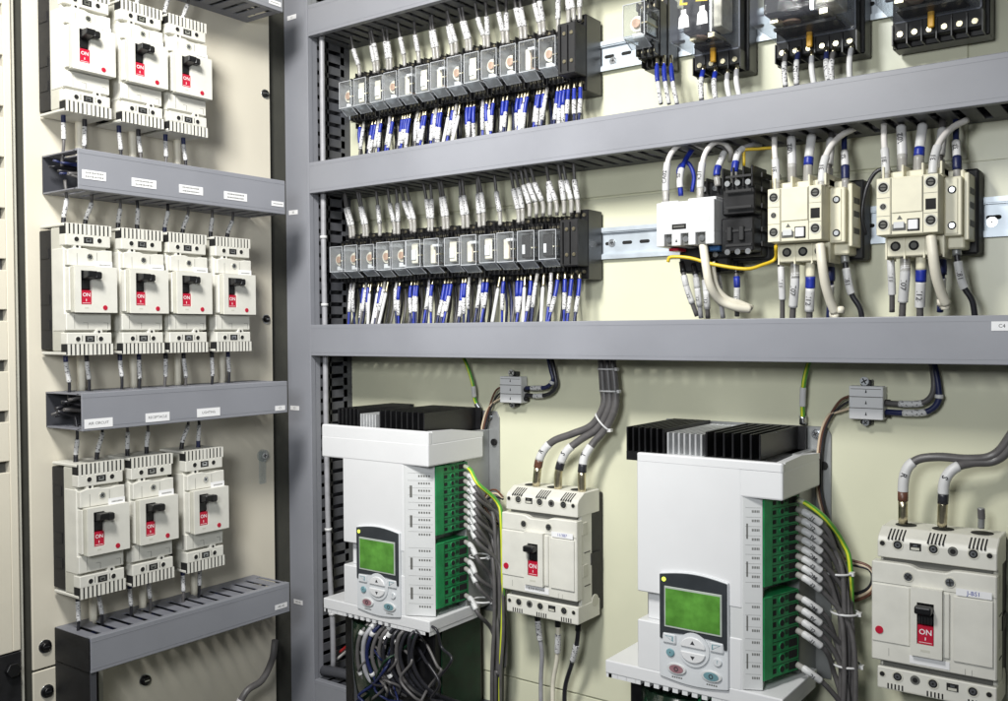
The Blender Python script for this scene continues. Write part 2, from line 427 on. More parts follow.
# corner post (upright trunking)
t = thing('corner_trunking', 'tall upright grey trunking standing in the corner between both plates', 'cable trunking', FR, (-1.169,-.85,0))
mb = MB(); mb.box(0,.079,0,1.7,.0878,.0900, DUCT, b=.0008, seg=2); mb.box(.0778,.0789,0,1.7,.081,.088, DUCT); mb.box(0.0,.0012,0,1.7,.06,.088, DUCT)
for q in (.0048, .0735): mb.box(q, q+.0007, .001, 1.699, .09, .0903, DUCT)
part('cover', mb, t)
mb = MB(); v = 0
while v < 1.69:
    mb.box(.0762,.0778, v, v+.0125, .012, .082, DSLOT_SHADE, b=.0004)
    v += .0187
mb.box(.0762,.0778,0,1.7,0,.020,DSLOT_SHADE); mb.box(.0762,.0779,0,1.7,.070,.082,DUCT)
mb.box(.0762,.0778,0,1.7,.046,.050,DSLOT_SHADE)
part('slotted_wall', mb, t)
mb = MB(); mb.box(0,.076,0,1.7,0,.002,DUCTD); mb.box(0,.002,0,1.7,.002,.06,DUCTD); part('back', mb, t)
for px, py, s in ((292,17.5,'L1'),(293.5,212.5,'05'),(295,408,'C1'),(298.5,602,'AK-42')):
    a = R(px, py, .09); sticker(t, a[0]+1.169, a[1]+.85, .020, .0068, .0903, s, .0045)

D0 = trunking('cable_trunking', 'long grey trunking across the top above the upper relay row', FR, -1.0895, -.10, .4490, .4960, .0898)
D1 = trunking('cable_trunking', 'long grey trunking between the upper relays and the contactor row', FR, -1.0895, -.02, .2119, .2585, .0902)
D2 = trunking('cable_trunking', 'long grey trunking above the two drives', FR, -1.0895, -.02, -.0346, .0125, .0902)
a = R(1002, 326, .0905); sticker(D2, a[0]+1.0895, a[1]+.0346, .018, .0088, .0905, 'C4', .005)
D3 = trunking('cable_trunking', 'dark trunking at the bottom under the left drive', FR, -1.0895, -.805, -.580, -.5315, .0898, m=DUCTD)

# DIN rails
def rail(label, u0, u1, vc, h, gapless=True):
    t = thing('mounting_rail', label, 'metal rail', FR, (u0, vc, 0)); w = u1-u0; q = h/2
    prof = [(-q,.0065),(-q,.008),(-q+.0055,.008),(-q+.0055,.0025),(q-.0055,.0025),(q-.0055,.008),(q,.008),(q,.0065),(q-.007,.0065),(q-.007,.0012),(-q+.007,.0012),(-q+.007,.0065)]
    mb = MB(); mb.prism(prof, 0, w, RAIL, ax='u'); part('rail', mb, t)
    mb = MB(); x = .016
    while x < w-.02:
        pts = [(x+.007+.0022*math.cos(pi/2-k*pi/6)+(0), .0022*math.sin(pi/2-k*pi/6)) for k in range(7)] + [(x-.003+.0022*math.cos(-pi/2-k*pi/6), .0022*math.sin(-pi/2-k*pi/6)) for k in range(7)]
        mb.prism(pts, .0025, .0027, HOLE); x += .025
    part('slot', mb, t)
    return t
rail('zinc rail carrying the upper relay row', -1.085, -.165, .3565, .0385)
rail('zinc rail carrying the lower relays and the contactors', -1.085, -.03, .1140, .0410)
for i, (px, py) in enumerate(((613,61),(612,243),(992,222))):
    a = R(px, py, .0027)
    lb = ['screw on the bare upper rail right of the relays','screw on the bare rail between lower relays and white overload unit','screw on the bare rail right of the last contactor'][i]
    o = MB(); o.ring((0,0,0), .0028, .0052, .0006, STEEL); o.screw((0,0,.0004), .0036)
    single('screw', o, FR, lb, 'screw', pos=a)

# ================================================================== SMALL BREAKERS
def small_breaker(label, pos, sc):
    W_, H_ = .057, .155
    t = thing('small_breaker', label, 'circuit breaker', FL, pos, 'small moulded breakers on the side plate', sc)
    mb = MB(); mb.box(.0012, W_-.0012, .006, H_-.006, 0, .027, BLACKM, b=.001)
    for v in (.03,.06,.115): mb.box(.0004,.0012, v, v+.012, .004, .022, BLACKM)
    part('base', mb, t)
    mb = MB(); mb.box(.0006, W_-.0006, .004, H_-.004, .0272, .053, CREAMS, b=.0012)
    mb.box(0.0, W_-.001, .028, .126, .03, .056, CREAM, b=.001)
    mb.box(.0, W_, .0290, .0490, .05, .0600, CREAM, b=.0008)
    mb.box(.010,.0103,.031,.047,.0600,.0602,GAPG)
    for u in (.021, .047):
        mb.box(u,u+.0055,.0378,.0381,.0600,.0602,GAPG); mb.box(u+.0055,u+.0058,.031,.0381,.0600,.0602,GAPG)
    part('body', mb, t)
    for top in (False, True):
        mb = MB(); g = (lambda v: H_-v) if top else (lambda v: v)
        def B(u0,u1,a,b,n0,n1,m,bv=0.): mb.box(u0,u1,min(g(a),g(b)),max(g(a),g(b)),n0,n1,m,b=bv)
        B(0,W_,0,.0035,.003,.058,CREAM,.0008)
        B(0,W_,.0125,.0262,.047,.0612,CREAM,.0008)
        B(0.0005,W_-.0005,.0003,.0125,.047,.0604,HOLE)
        for k in range(11):
            u = .0008+k*.00545
            wd = .0031 if k != 5 else .0036
            B(u-.0006 if k == 5 else u, u+wd, -.0004,.0128,.050,.0612,CREAM)
        B(.0225,.0345,.0150,.0225,.0612,.0614,HOLE); B(.025,.032,.0165,.0210,.0614,.0617,STEEL); B(.0265,.0305,.0172,.0190,.0617,.0619,HOLE)
        for u in (.0135, .0425):
            mb.cyl((u,g(.0185),.0610),.0031,.0004,HOLE,seg=12)
            mb.ring((u,g(.0185),.0608),.0030,.0037,.0008,CREAM,14)
        ut = .0145 if top else .0405
        mb.cyl((ut,g(.0268),.048),.0046,.0128,CREAM,seg=16); mb.cyl((ut,g(.0272),.0608),.0017,.0003,HOLE,seg=10)
        if not top:
            mb.box(.0185,.0193,.016,.023,.0612,.0615,GAPG); mb.box(.0372,.038,.016,.0225,.0612,.0615,GAPG)
        part('terminal_cover', mb, t)
    mb = MB()
    mb.prism([(.001,.1052),(W_+.0008,.1052),(W_+.0008,.1252),(.046,.1252),(.042,.1243),(.030,.1243),(.024,.1262),(.009,.1262),(.001,.1240)], .052, .0632, CREAM, b=.0007)
    mb.box(.0125,.0128,.106,.120,.0632,.0634,GAPG); mb.box(.0375,.0378,.106,.122,.0632,.0634,GAPG)
    part('upper_cover', mb, t)
    mb = MB(); mb.ring((.0285,.1165,.0628),.0034,.0044,.0010,CREAMS,16); mb.screw((.0285,.1165,.0630),.0034,ang=.6); part('screw', mb, t)
    mb = MB(); mb.box(.0355,.0570,.1035,.1115,.0640,.0644,PAPER)
    x = .040
    while x < .053: mb.box(x,x+.0010,.1064,.1083,.0644,.06445,GAPG); x += .0016
    part('label', mb, t)
    mb = MB()
    # front plate around the toggle opening
    A0,A1,V0,V1 = .0050, W_+.0015, .0500, .1047
    o0,o1,p0,p1 = .0125,.0262,.0595,.0995
    for q in ((A0,o0,V0,V1),(o1,A1,V0,V1),(o0,o1,V0,p0),(o0,o1,p1,V1)): mb.box(q[0],q[1],q[2],q[3],.052,.0715,CREAM)
    mb.box(A0-.0012,A0,V0+.0008,V1-.0008,.052,.0700,CREAMS)
    mb.box(.0015,A0-.0015,.0520,.1030,.052,.0650,CREAM,b=.0006)
    mb.box(.0165,.0215,.0545,.0565,.0715,.0716,CREAMS)
    part('front_plate', mb, t)
    mb = MB(); mb.box(o0,o1,p0,p1,.0560,.0575,HOLE); part('toggle_opening', mb, t)
    mb = MB(); mb.box(o0+.0006,o1-.0006,p0+.0004,.0762,.0575,.0702,RED); part('indicator', mb, t)
    text(t,'ON',(.0196,.0708,.0704),.0062,PAPER,bold=.01); mb2 = MB(); mb2.box(.0190,.0197,.0632,.0660,.0702,.0704,PAPER); mb2.box(.0145,.0242,.0610,.0614,.0702,.0704,PAPER); part('mark',mb2,t)
    mb = MB(); mb.box(.0132,.0255,.0770,.0935,.0576,.0690,BLACK,b=.0010)
    mb.prism([(.0868,.064),(.0915,.0830),(.0985,.0840),(.0985,.070),(.0965,.064)],.0142,.0262,BLACK,ax='u',b=.0008)
    mb.box(.0240,.0330,.0895,.0980,.0735,.0835,BLACK,b=.0016)
    part('toggle', mb, t)
    mb = MB(); mb.cyl((.0425,.0560,.0713),.0029,.0007,RED,seg=16); part('test_button', mb, t)
    return t
rows = [(.3370,.968,[.603,.6755,.7425],'top'),(.0535,1.0,[.6005,.672,.7385,.811],'middle'),(-.2345,1.035,[.6115,.6808,.7598],'lowest')]
proto = None; BRK = []
pos_txt = {3:['nearest','central','farthest'],4:['nearest','second','third','farthest']}
for ri,(vc,sv,us,rn) in enumerate(rows):
    for k,u in enumerate(us):
        lb = '%s cream small breaker of the %s row on the side plate, switched on' % (pos_txt[len(us)][k], rn)
        p = (u, vc-.155*sv/2, .001); sc = (1 if ri<2 else 1.02, sv, 1)
        if proto is None: proto = small_breaker(lb, p, sc)
        else: dup(proto, FL, p, lb, sc)
        BRK.append((ri,k,u,vc-.155*sv/2,vc+.155*sv/2))

# ================================================================== BIG BREAKERS
def big_breaker(label, pos):
    t = thing('large_breaker', label, 'circuit breaker', FR, pos, 'large moulded breakers on the back plate')
    mb = MB(); mb.box(.0015,.110,.006,.160,0,.030,BLACKM,b=.0012)
    mb.box(.110,.112,.070,.085,.012,.034,BLACKM); mb.cyl((.1095,.022,.024),.008,.0022,CREAMS,ax='u',seg=16)
    part('base', mb, t)
    mb = MB(); mb.box(.0006,.1110,.004,.162,.0302,.058,CREAM,b=.0015)
    for v in (.045,.088): mb.box(.1110,.1114,v,v+.0015,.036,.050,GAPG)
    for v in (.058,.112): mb.box(.1110,.1122,v,v+.016,.044,.056,CREAMS,b=.0004)
    mb.box(.0045,.107,.0225,.1355,.050,.0615,GAPG)
    part('body', mb, t)
    for top in (False, True):
        mb = MB(); g = (lambda v: .166-v) if top else (lambda v: v)
        sec = [(0,.012),(0,.0662),(.0008,.0668),(.0225,.0668),(.0225,.012)] if not top else [(.166,.012),(.166,.050),(.1585,.0640),(.154,.0668),(.1365,.0668),(.1365,.012)]
        mb.prism(sec, 0, .1115, CREAM, ax='u', b=.0009)
        base = .008 if not top else .1625
        for c in (.012,.050,.088):
            for k in range(5):
                u = c+k*.0035-.002
                if not top: mb.box(u,u+.0015,.0012,.0066,.060,.0671,HOLE)
                else: mb.prism([(.1645,.0535),(.1572,.0672),(.1560,.0678),(.1560,.060),(.1645,.045)],u,u+.0015,HOLE,ax='u')
        n0 = .0668; v = g(.0150)
        for u,k in ((.0050,'h'),(.0200,'s'),(.0370,'r'),(.0540,'s'),(.0720,'o'),(.0905,'s'),(.1050,'h')) if top else ((.0050,'h'),(.0200,'s'),(.0370,'o'),(.0540,'s'),(.0720,'r'),(.0905,'s'),(.1050,'h')):
            if k == 's':
                mb.ring((u,v,n0-.0002),.0043,.0056,.0007,CREAMS,18); mb.cyl((u,v,n0),.0042,.0003,HOLE,seg=16); mb.cyl((u,v,n0+.0003),.0028,.0006,STEEL,seg=12); mb.cyl((u,v,n0+.0009),.0012,.0002,HOLE,seg=8)
            elif k == 'h': mb.cyl((u,v,n0),.0026,.0003,HOLE,seg=12); mb.ring((u,v,n0-.0002),.0026,.0034,.0006,CREAMS,14)
            elif k == 'o': mb.cyl((u,v,n0),.0048,.0003,GAPG,seg=14); mb.cyl((u,v,n0+.0003),.0026,.0003,HOLE,seg=12)
            else: mb.box(u-.0055,u+.0055,v-.0038,v+.0038,n0,n0+.0003,HOLE); mb.box(u-.004,u+.004,v-.0030,v-.0006,n0+.0003,n0+.0012,CREAMS); mb.box(u-.002,u+.002,v+.0004,v+.0024,n0+.0003,n0+.0008,STEEL)
        if top:
            for c in (.0205,.0565,.0930): mb.cyl((c,.1660,.034),.0105,.0004,HOLE,ax='v',seg=18)
        part('terminal_cover', mb, t)
    mb = MB()
    mb.prism([(-.005,.030),(.1120,.030),(.1120,.1325),(.078,.1325),(.072,.1318),(.066,.1288),(.040,.1288),(.034,.1318),(.028,.1325),(-.005,.1325)], .056, .0700, CREAM, b=.0012)
    mb.box(-.0046,.1116,.1108,.1112,.0700,.0702,GAPG)
    mb.box(.012,.0123,.036,.044,.0700,.0702,GAPG); mb.box(.084,.0843,.031,.037,.07,.0702,GAPG); mb.box(.090,.0903,.031,.037,.07,.0702,GAPG)
    mb.box(-.0040,.0325,.0500,.1095,.0700,.0715,CREAM,b=.0005)
    mb.box(.0735,.1090,.0430,.1080,.0700,.0722,CREAM,b=.0007)
    A0,A1,V0,V1 = .0345,.0640,.0430,.1120; o0,o1,p0,p1 = .0405,.0565,.0555,.0975
    for q in ((A0,o0,V0,V1),(o1,A1,V0,V1),(o0,o1,V0,p0),(o0,o1,p1,V1)): mb.box(q[0],q[1],q[2],q[3],.0700,.0760,CREAM)
    mb.box(.0640,.0700,.0445,.1095,.0700,.0722,CREAM,b=.0006)
    mb.box(.0440,.0530,.0480,.0505,.0760,.0761,CREAMS)
    part('front_cover', mb, t)
    mb = MB(); mb.box(o0,o1,p0,p1,.0701,.0706,HOLE); part('toggle_opening', mb, t)
    mb = MB(); mb.box(o0+.0006,o1-.0006,p0+.0004,.0745,.0706,.0752,RED); part('indicator', mb, t)
    text(t,'ON',(.0485,.0680,.0754),.0078,PAPER,bold=.01); mb = MB(); mb.box(.0481,.0489,.0600,.0630,.0752,.0754,PAPER); mb.box(.0425,.0545,.0575,.0579,.0752,.0754,PAPER); part('mark', mb, t)
    mb = MB(); mb.box(.0412,.0558,.0748,.0890,.0706,.0738,BLACK,b=.0012)
    for k in range(5): mb.box(.0416+k*.0029,.0426+k*.0029,.076,.086,.0738,.0742,BLACKM)
    mb.box(.0400,.0560,.0880,.0960,.0712,.0870,BLACK,b=.0018,seg=2)
    part('toggle', mb, t)
    mb = MB(); mb.cyl((.0032,.0620,.0714),.0040,.0010,RED,seg=18); part('test_button', mb, t)
    for u in (.0310,.0700):
        mb = MB(); mb.ring((u,.1205,.0696),.0042,.0052,.0012,CREAMS,18); mb.screw((u,.1205,.0698),.0042,ang=.3+u*20); part('screw', mb, t)
    mb = MB(); mb.box(.0760,.1080,.1095,.1165,.0725,.0728,PAPER); part('label', mb, t)
    mb = MB(); mb.box(.0325,.0700,.0330,.0410,.0704,.0707,PAPER); part('label', mb, t)
    return t
BM = big_breaker('white-grey three-pole breaker between the two drives with all three cables connected', (-.7400,-.3722,.0016))
BR = dup(BM, FR, (-.2645,-.3722,.0016), 'cream three-pole breaker at the lower right edge with one bare terminal')
text(BM,'11/3B7',(.092,.1130,.0731),.0052,INKB); text(BR,'J-BS1',(.092,.1130,.0731),.0058,INKB)
text(BM,'E.MF-FRSH/4',(.051,.0370,.0708),.0048,GAPG)

# ================================================================== DRIVES
def arc(u0,u1,v,h,n=10,flip=1): return [(u0+(u1-u0)*i/n, v+flip*h*math.sin(pi*i/n)) for i in range(n+1)]
def drive(label, pos, second):
    t = thing('motor_drive', label, 'motor drive', FR, pos, 'white motor drives')
    # chassis and ears
    mb = MB(); mb.box(.012,.198,.010,.262,.0025,.058,GREYM,b=.001); part('chassis', mb, t)
    mb = MB(); mb.prism([(.010,.0),(.2155,.0),(.2155,.279),(.211,.288),(.190,.288),(.010,.288)],0,.0024,GREYM,b=.0006)
    mb.cyl((.2075,.2440,.0024),.0048,.0035,BLACK,seg=16)
    part('mounting_plate', mb, t)
    # body outline in (n,u)
    mb = MB()
    sec = [(.05,.0415),(.1395,.0415),(.1395,.155),(.137,.158),(.1195,.1965),(.05,.1965)]
    secm = [(.05,.0415),(.125,.0415),(.125,.158),(.1195,.1965),(.05,.1965)]
    cut = lambda a, b, s: mb.prism(s, a, b, WHITEP, ax='v', b=.0012)
    cut(.1060, .2255 if not second else .2600, [(.05,.0415),(.1395,.0415),(.1395,.155 if not second else .164),(.137,.158 if not second else .1665),(.1195,.1740),(.05,.1740)])
    cut(.0740,.1060, [(.05,.0500),(.1300,.0500),(.1300,.150),(.1195,.1740),(.05,.1740)])
    cut(.0190,.0740, [(.05,.0415),(.1395,.0415),(.1395,.155 if not second else .164),(.137,.158 if not second else .1665),(.1195,.1740),(.05,.1740)])
    part('body', mb, t)
    la, lb_, ge = ((.1581,.1385),(.1950,.1205),(.1985,.0540)) if not second else ((.1660,.1385),(.1835,.1300),(.2020,.0720))
    WD = .2005 if not second else .2085
    # slanted label side
    mb = MB(); mb.prism([(la[1],la[0]),(lb_[1],lb_[0]),(.1150,lb_[0]-.004),(.1150,.1500),(la[1],.1500)], .021,.2235, WHITEG, ax='v')
    def P(f, v, off=.0003): # point on slant
        a = Vector((la[0],0,la[1])); b = Vector((lb_[0],0,lb_[1])); p = a.lerp(b,f); nn = Vector((la[1]-lb_[1],0,lb_[0]-la[0])).normalized()
        return p+nn*off+Vector((0,v,0))
    def strip(f0,f1,v0,v1,m):
        q = [P(f0,v0),P(f1,v0),P(f1,v1),P(f0,v1)]; F = mb.bm.faces.new([mb.bm.verts.new(x) for x in q]); F.material_index = mb.mi(m)
    for base, cnt in ((.130,9),(.033,7)):
        for k in range(cnt):
            v = base+k*(.0098 if cnt == 9 else .0125)
            strip(.10,.92,v+.0042,v+.0044,GAPG)
            x = .45
            while x < .85: strip(x,x+.05,v-.0008,v+.0018,GAPG); x += .085
        for v in (base+.01, base+.05): strip(.16,.24,v,v+.016,GAPG)
    part('label_side', mb, t)
    # hood
    mb = MB()
    h0 = .2235; u0 = 0.0 if not second else .0415
    tl = .270
    mb.prism([(.02,u0),(.1400,u0),(.1400,WD),(.02,WD)] if not second else [(.02,.156),(.1392,.156),(.1392,WD),(.02,WD)],h0,tl-.016,WHITEP,ax='v',b=.002,seg=2)
    mb.box(u0,WD,tl-.0185,tl-(0 if not second else .008),.1310,.1398,WHITEP,b=.0015)
    mb.prism([(tl-.0165,.020),(tl-.0165,.1312),(tl-(0 if not second else .008),.1312),(tl-(.002 if not second else .006),.08),(tl-.010,.020)],WD-.009,WD-.0002,WHITEP,ax='u')
    mb.prism([(tl-.0165,.020),(tl-.0165,.1312),(tl-(0 if not second else .008),.1312),(tl-.012,.020)],u0+.0002,u0+.008,WHITEP,ax='u')
    mb.prism([(h0+.001,.022),(.105,.022),(.190,.050),(h0+.001,.085)],.1880,.1935,WHITEG,ax='u')
    part('hood', mb, t)
    # flange
    mb = MB(); mb.box(0,WD,.0045,.0198,.030,.1400,WHITEP,b=.0014,seg=2)
    x = .004
    while x < .196:
        if x < .030 or x > .128: mb.box(x,min(x+.0118,.1995),.0,.0050,.131,.1392,WHITEP)
        else: mb.box(x,x+.0065,.0,.0050,.131,.1392,WHITEP)
        x += .0115
    mb.box(WD-.008,WD-.0005,.0,.0050,.034,.1392,WHITEP); mb.box(.0008,.008,.0,.0050,.034,.1392,WHITEP)
    part('flange', mb, t)
    # terminal strips on the right side
    for v0, cnt, pit in ((.1290,9,.01015),(.0300,7,.0124)):
        mb = MB(); v1 = v0+cnt*pit+.001
        Lf = math.hypot(ge[0]-lb_[0], ge[1]-lb_[1]); dx = Vector((ge[0]-lb_[0], 0, ge[1]-lb_[1]))/Lf; nz = Vector((-dx.z, 0, dx.x))
        H = v1-v0; x0 = .0012; X = Lf/.064
        mb.box(x0,Lf,0,H,-.022,0,GREEN,b=.0004); mb.box(x0,.016*X,.0002,H-.0002,0,.0012,GREEN,b=.0003)
        for k in range(cnt+1): mb.box(.0165*X,Lf-.001,max(0,k*pit-.0002),min(H,k*pit+.0004),.0,.0003,GREEND)
        for k in range(cnt):
            v = k*pit+pit/2+.0005
            mb.box(.0180*X,.0235*X,v-pit*.22,v+pit*.22,0,.0003,HOLE)
            mb.cyl((.0330*X,v,0),pit*.38,.0010,GREEN,seg=12); mb.cyl((.0330*X,v,.0010),pit*.28,.0002,HOLE,seg=10)
            mb.box(.0460*X,.0610*X,v-pit*.34,v+pit*.34,0,.0003,HOLE); mb.box(.0390*X,.0440*X,v-pit*.10,v+pit*.30,0,.0008,GREEND)
        mb.bm.transform(Matrix(((dx.x,0,nz.x,lb_[0]),(0,1,0,v0),(dx.z,0,nz.z,lb_[1]),(0,0,0,1))))
        part('terminal_strip', mb, t)
    # keypad
    n0 = .1398; u0k, u1k = .0705,.1510
    mb = MB(); mb.prism([(u0k,.017),(u1k,.017)][:1]+arc(u0k,u1k,.017,.0042,12,-1)[1:]+arc(u0k,u1k,.1315,.0048,12)[::-1], n0-.02, n0+.0030, KEYW, b=.0009)
    kp = part('keypad', mb, t)
    mb = MB(); mb.prism([(u0k+.001,.0600),(u0k+.0040,.0590),(u0k+.006,.0665)]+arc(u0k+.006,u1k-.006,.0665,.0020,8)[1:-1]+[(u1k-.006,.0665),(u1k-.004,.0590),(u1k-.001,.0600)]+arc(u0k+.001,u1k-.001,.1305,.0046,12)[::-1], n0+.0031, n0+.0044, BEZEL, b=.0005)
    part('bezel', mb, kp)
    mb = MB(); mb.box(u0k+.0072,u1k-.0062,.0735,.1185,n0+.0045,n0+.0056,LCDF,b=.0004)
    mb.box(u0k+.0090,u1k-.0080,.0757,.1163,n0+.0057,n0+.0060,LCD); part('screen', mb, kp)
    mb = MB(); mb.cyl((u0k+.0065,.1255,n0+.0044),.0024,.0006,LEDY,seg=12); part('status_light', mb, kp)
    for sgn in (-1,1):
        uc = (u0k+u1k)/2+sgn*.0275
        mb = MB(); mb.box(uc-.0080,uc+.0080,.0555,.0665,n0+.0032,n0+.0052,KEYW,b=.0012)
        mb.prism([(uc-.0050,.0640),(uc+.0050,.0640),(uc-.0050*sgn,.0580)] if sgn>0 else [(uc-.0050,.0640),(uc+.0050,.0640),(uc+.0050,.0580)], n0+.0052,n0+.0054, KEYB)
        mb.prism([(uc-.0035,.0633),(uc+.0035,.0633),(uc-.0035*sgn,.0595)] if sgn>0 else [(uc-.0035,.0633),(uc+.0035,.0633),(uc+.0035,.0595)], n0+.0054,n0+.00555, KEYW)
        part('soft_key', mb, kp)
    uc = (u0k+u1k)/2+.001
    mb = MB(); mb.cyl((uc,.0535,n0+.003),.0185,.0018,KEYW,seg=32); part('key_ring', mb, kp)
    for sgn in (-1,1):
        vc = .0535+sgn*.0075
        pts = [(uc+.0145*math.cos(a), vc-sgn*.005+sgn*.0115*math.sin(a)) for a in [pi*i/14 for i in range(15)]]
        mb = MB(); mb.prism(pts, n0+.0048, n0+.0068, WHITEP, b=.0008)
        mb.prism([(uc-.0026,vc-sgn*.0012),(uc+.0026,vc-sgn*.0012),(uc,vc+sgn*.0030)], n0+.0068, n0+.0070, INK); part('arrow_key', mb, kp)
    for du,vv,rx,ry,m in ((-.0275,.0455,.0050,.0045,KEYB),(.0275,.0455,.0050,.0045,KEYW),(-.0200,.0290,.0115,.0062,KEYR),(.0205,.0290,.0120,.0062,KEYB)):
        mb = MB(); pts = [(uc+du+rx*math.cos(2*pi*i/20), vv+ry*math.sin(2*pi*i/20)) for i in range(20)]
        mb.prism(pts, n0+.0031, n0+.0050, m if rx < .01 else WHITEG, b=.0006)
        if rx > .01:
            pts = [(uc+du+rx*.72*math.cos(2*pi*i/20), vv+ry*.72*math.sin(2*pi*i/20)) for i in range(20)]; mb.prism(pts, n0+.0050, n0+.0055, m)
            mb.ring((uc+du,vv,n0+.0055),.0016,.0026,.0002,INK,14)
            for j in range(5): mb.box(uc+du-.006+j*.0026,uc+du-.0042+j*.0026,vv-.0105,vv-.0090,n0+.0031,n0+.00325,GAPG)
        else: text(kp,'?' if du > 0 else '\u2022',(uc+du,vv,n0+.0051),.006,KEYB if du>0 else INK)
        part('key', mb, kp)
    # heat sink on top
    ext = 0.0 if not second else .004
    top = .293 if not second else .2885
    def fins(a,b,m,vt,step=.0068,n1=.1250,n0_=.0100):
        mb = MB(); mb.box(a,b,.252,.262,n0_,n1,m)
        u = a
        while u < b-.001: mb.box(u,u+.0022,.262,vt,n0_,n1,m,b=.0003); u += step
        mb.box(a,b,.262,vt,n0_,n0_+.003,m)
        part('heatsink', mb, t)
    if not second:
        fins(.018,.062,BLACK,top,.0078); fins(.0635,.098,ALU,top-.006,.0056,.126); fins(.0995,.190,BLACK,top,.0100)
    else:
        fins(.0250,.0730,BLACK,top+.001,.0075,.1330); fins(.0740,.1180,ALU,top-.003,.0066,.1295); fins(.1190,.190,BLACK,top,.0100,.128)
    # lower case
    mb = MB(); mb.box(.020,.190,-.140,.0035,.012,.118,BLACK,b=.002); mb.cyl((.075,-.138,.085),.052,.130,BLACKG,ax='v',seg=28); part('lower_case', mb, t)
    mb = MB(); mb.box(.1905,.1925,-.140,.002,.020,.105,PCB); mb.box(.110,.160,-.014,.001,.1185,.128,GREEN)
    for j in range(6): mb.box(.113+j*.008,.118+j*.008,-.010,-.003,.128,.1284,HOLE)
    part('circuit_board', mb, t)
    # mounting screw
    mb = MB(); mb.cyl((.1990,.2795,.0024),.0058,.0008,STEEL,seg=18); mb.cyl((.1990,.2795,.0032),.0042,.003,STEEL,seg=6); mb.screw((.1990,.2795,.0062),.0034,ang=.5); part('screw', mb, t)
    return t
DR1 = drive('white drive with overhanging hood beside the grey corner trunking', (-1.0132,-.4010,.0016), False)
DR2 = drive('white drive with flush hood and black finned top, left of the cream breaker', (-.5472,-.3985,.0016), True)

# ================================================================== RELAYS
def relay(label, group, pos, kind=0):
    t = thing('plug_in_relay', label, 'relay', FR, pos, group)
    mb = MB(); mb.box(0,.0305,-.044,.041,.008,.028,BLACK,b=.0006); mb.box(.0010,.0295,-.035,.031,.028,.0420,BLACK,b=.0006)
    for v in (-.0395,.0370):
        for u in (.0050,.0118,.0186,.0254): mb.box(u-.0034,u-.0026,v-.004,v+.004,.028,.0360,BLACKM)
    for u in (.004,.012,.020,.0275): mb.box(u-.0009,u+.0009,-.034,-.0205,.042,.0490,BLACK); mb.box(u-.0009,u+.0009,.0205,.0300,.042,.0480,BLACK)
    part('socket', mb, t)
    each('terminal_screw', t, [(u,v,n) for v,n in ((-.0395,.028),(.0370,.028),(-.0275,.042),(.0255,.042)) for u in (.0080,.0158,.0238)], lambda m,u,v,n: m.cyl((u,v,n),.0021,.0012,BRASS,seg=7))
    mb = MB()
    if kind == 0:
        mb.cyl((.0120,.0,.0440),.0092,.0150,CORE,seg=18); mb.cyl((.0120,.0,.0590),.0052,.0030,COIL,seg=14)
        mb.box(.0045,.0200,-.0165,-.0100,.044,.0580,WHITEP,b=.0006)
    elif kind == 1:
        mb.box(.0050,.0180,-.0140,.0150,.0440,.0630,CORE,b=.0012); mb.box(.0065,.0150,-.009,.006,.0630,.0650,WHITEP,b=.0005)
    else:
        mb.box(.0045,.0130,-.0150,.0120,.0440,.0600,CORE,b=.001); mb.cyl((.0180,-.014,.0530),.0050,.022,COIL,ax='v',seg=12); mb.box(.013,.024,.0085,.0120,.0440,.0650,WHITEP)
    if kind == 3:
        mb.bm.clear(); mb.mats = []; mb.box(.0040,.0180,-.0150,.0150,.0440,.0640,BLACKM,b=.001); mb.box(.0060,.0100,-.010,.002,.0640,.0650,PAPER)
    for k in range(3): mb.box(.0205+k*.0026,.0212+k*.0026,-.0140,.0135-k*.003,.0440,.0660-k*.002,STEEL)
    mb.box(.0195,.0275,-.0030,-.0015,.044,.0640,BRASS); mb.box(.0240,.0275,.0060,.0130,.044,.0560,BLACK)
    part('coil', mb, t)
    mb = MB(); mb.box(.0015,.0290,-.0195,.0195,.0421,.0700,COVER,b=.0010)
    mb.prism([(-.0195,.0700),(-.0290,.0560),(-.0283,.0550),(-.0178,.0700)],.0025,.0280,COVER,ax='u')
    E_ = .0007
    for u in (.0015,.0290-E_):
        mb.box(u,u+E_,-.0195,.0195,.0698,.0704,RIM_GLINT); mb.box(u,u+E_,-.0197,-.0190,.046,.070,RIM_GLINT)
    mb.box(.0015,.0290,-.0198,-.0191,.0697,.0705,RIM_GLINT); mb.box(.0015,.0290,.0190,.0197,.0697,.0705,RIM_GLINT)
    for u in (.0028,.0274): mb.prism([(-.0195,.0703),(-.0290,.0563),(-.0285,.0556),(-.0188,.0700)],u,u+.0006,RIM_GLINT,ax='u')
    part('clear_cover', mb, t)
    return t
RP = {}
ROWS = [('upper',.3565,-1.0450,13,.0300),('lower',.1115,-1.0690,13,.0318)]
for rn,vc,u0,cnt,pit in ROWS:
    for k in range(cnt):
        lb = 'clear covered relay, %s from the left in the %s relay row' % (ORD[k], rn)
        p = (u0+k*pit, vc, .0)
        kd = (0,1,1,0,2,1,2,0,1,0,0,2,0)[k] if rn == 'upper' else (0,0,0,0,0,1,2,1,2,1,2,3,3)[k]
        if kd not in RP: RP[kd] = relay(lb, 'clear relays in the two crowded rows', p, kd); RP[kd].scale = (pit/.0326,1,1)
        else: dup(RP[kd], FR, p, lb, (pit/.0326, random.uniform(.95,1.05), random.uniform(.93,1.06)))
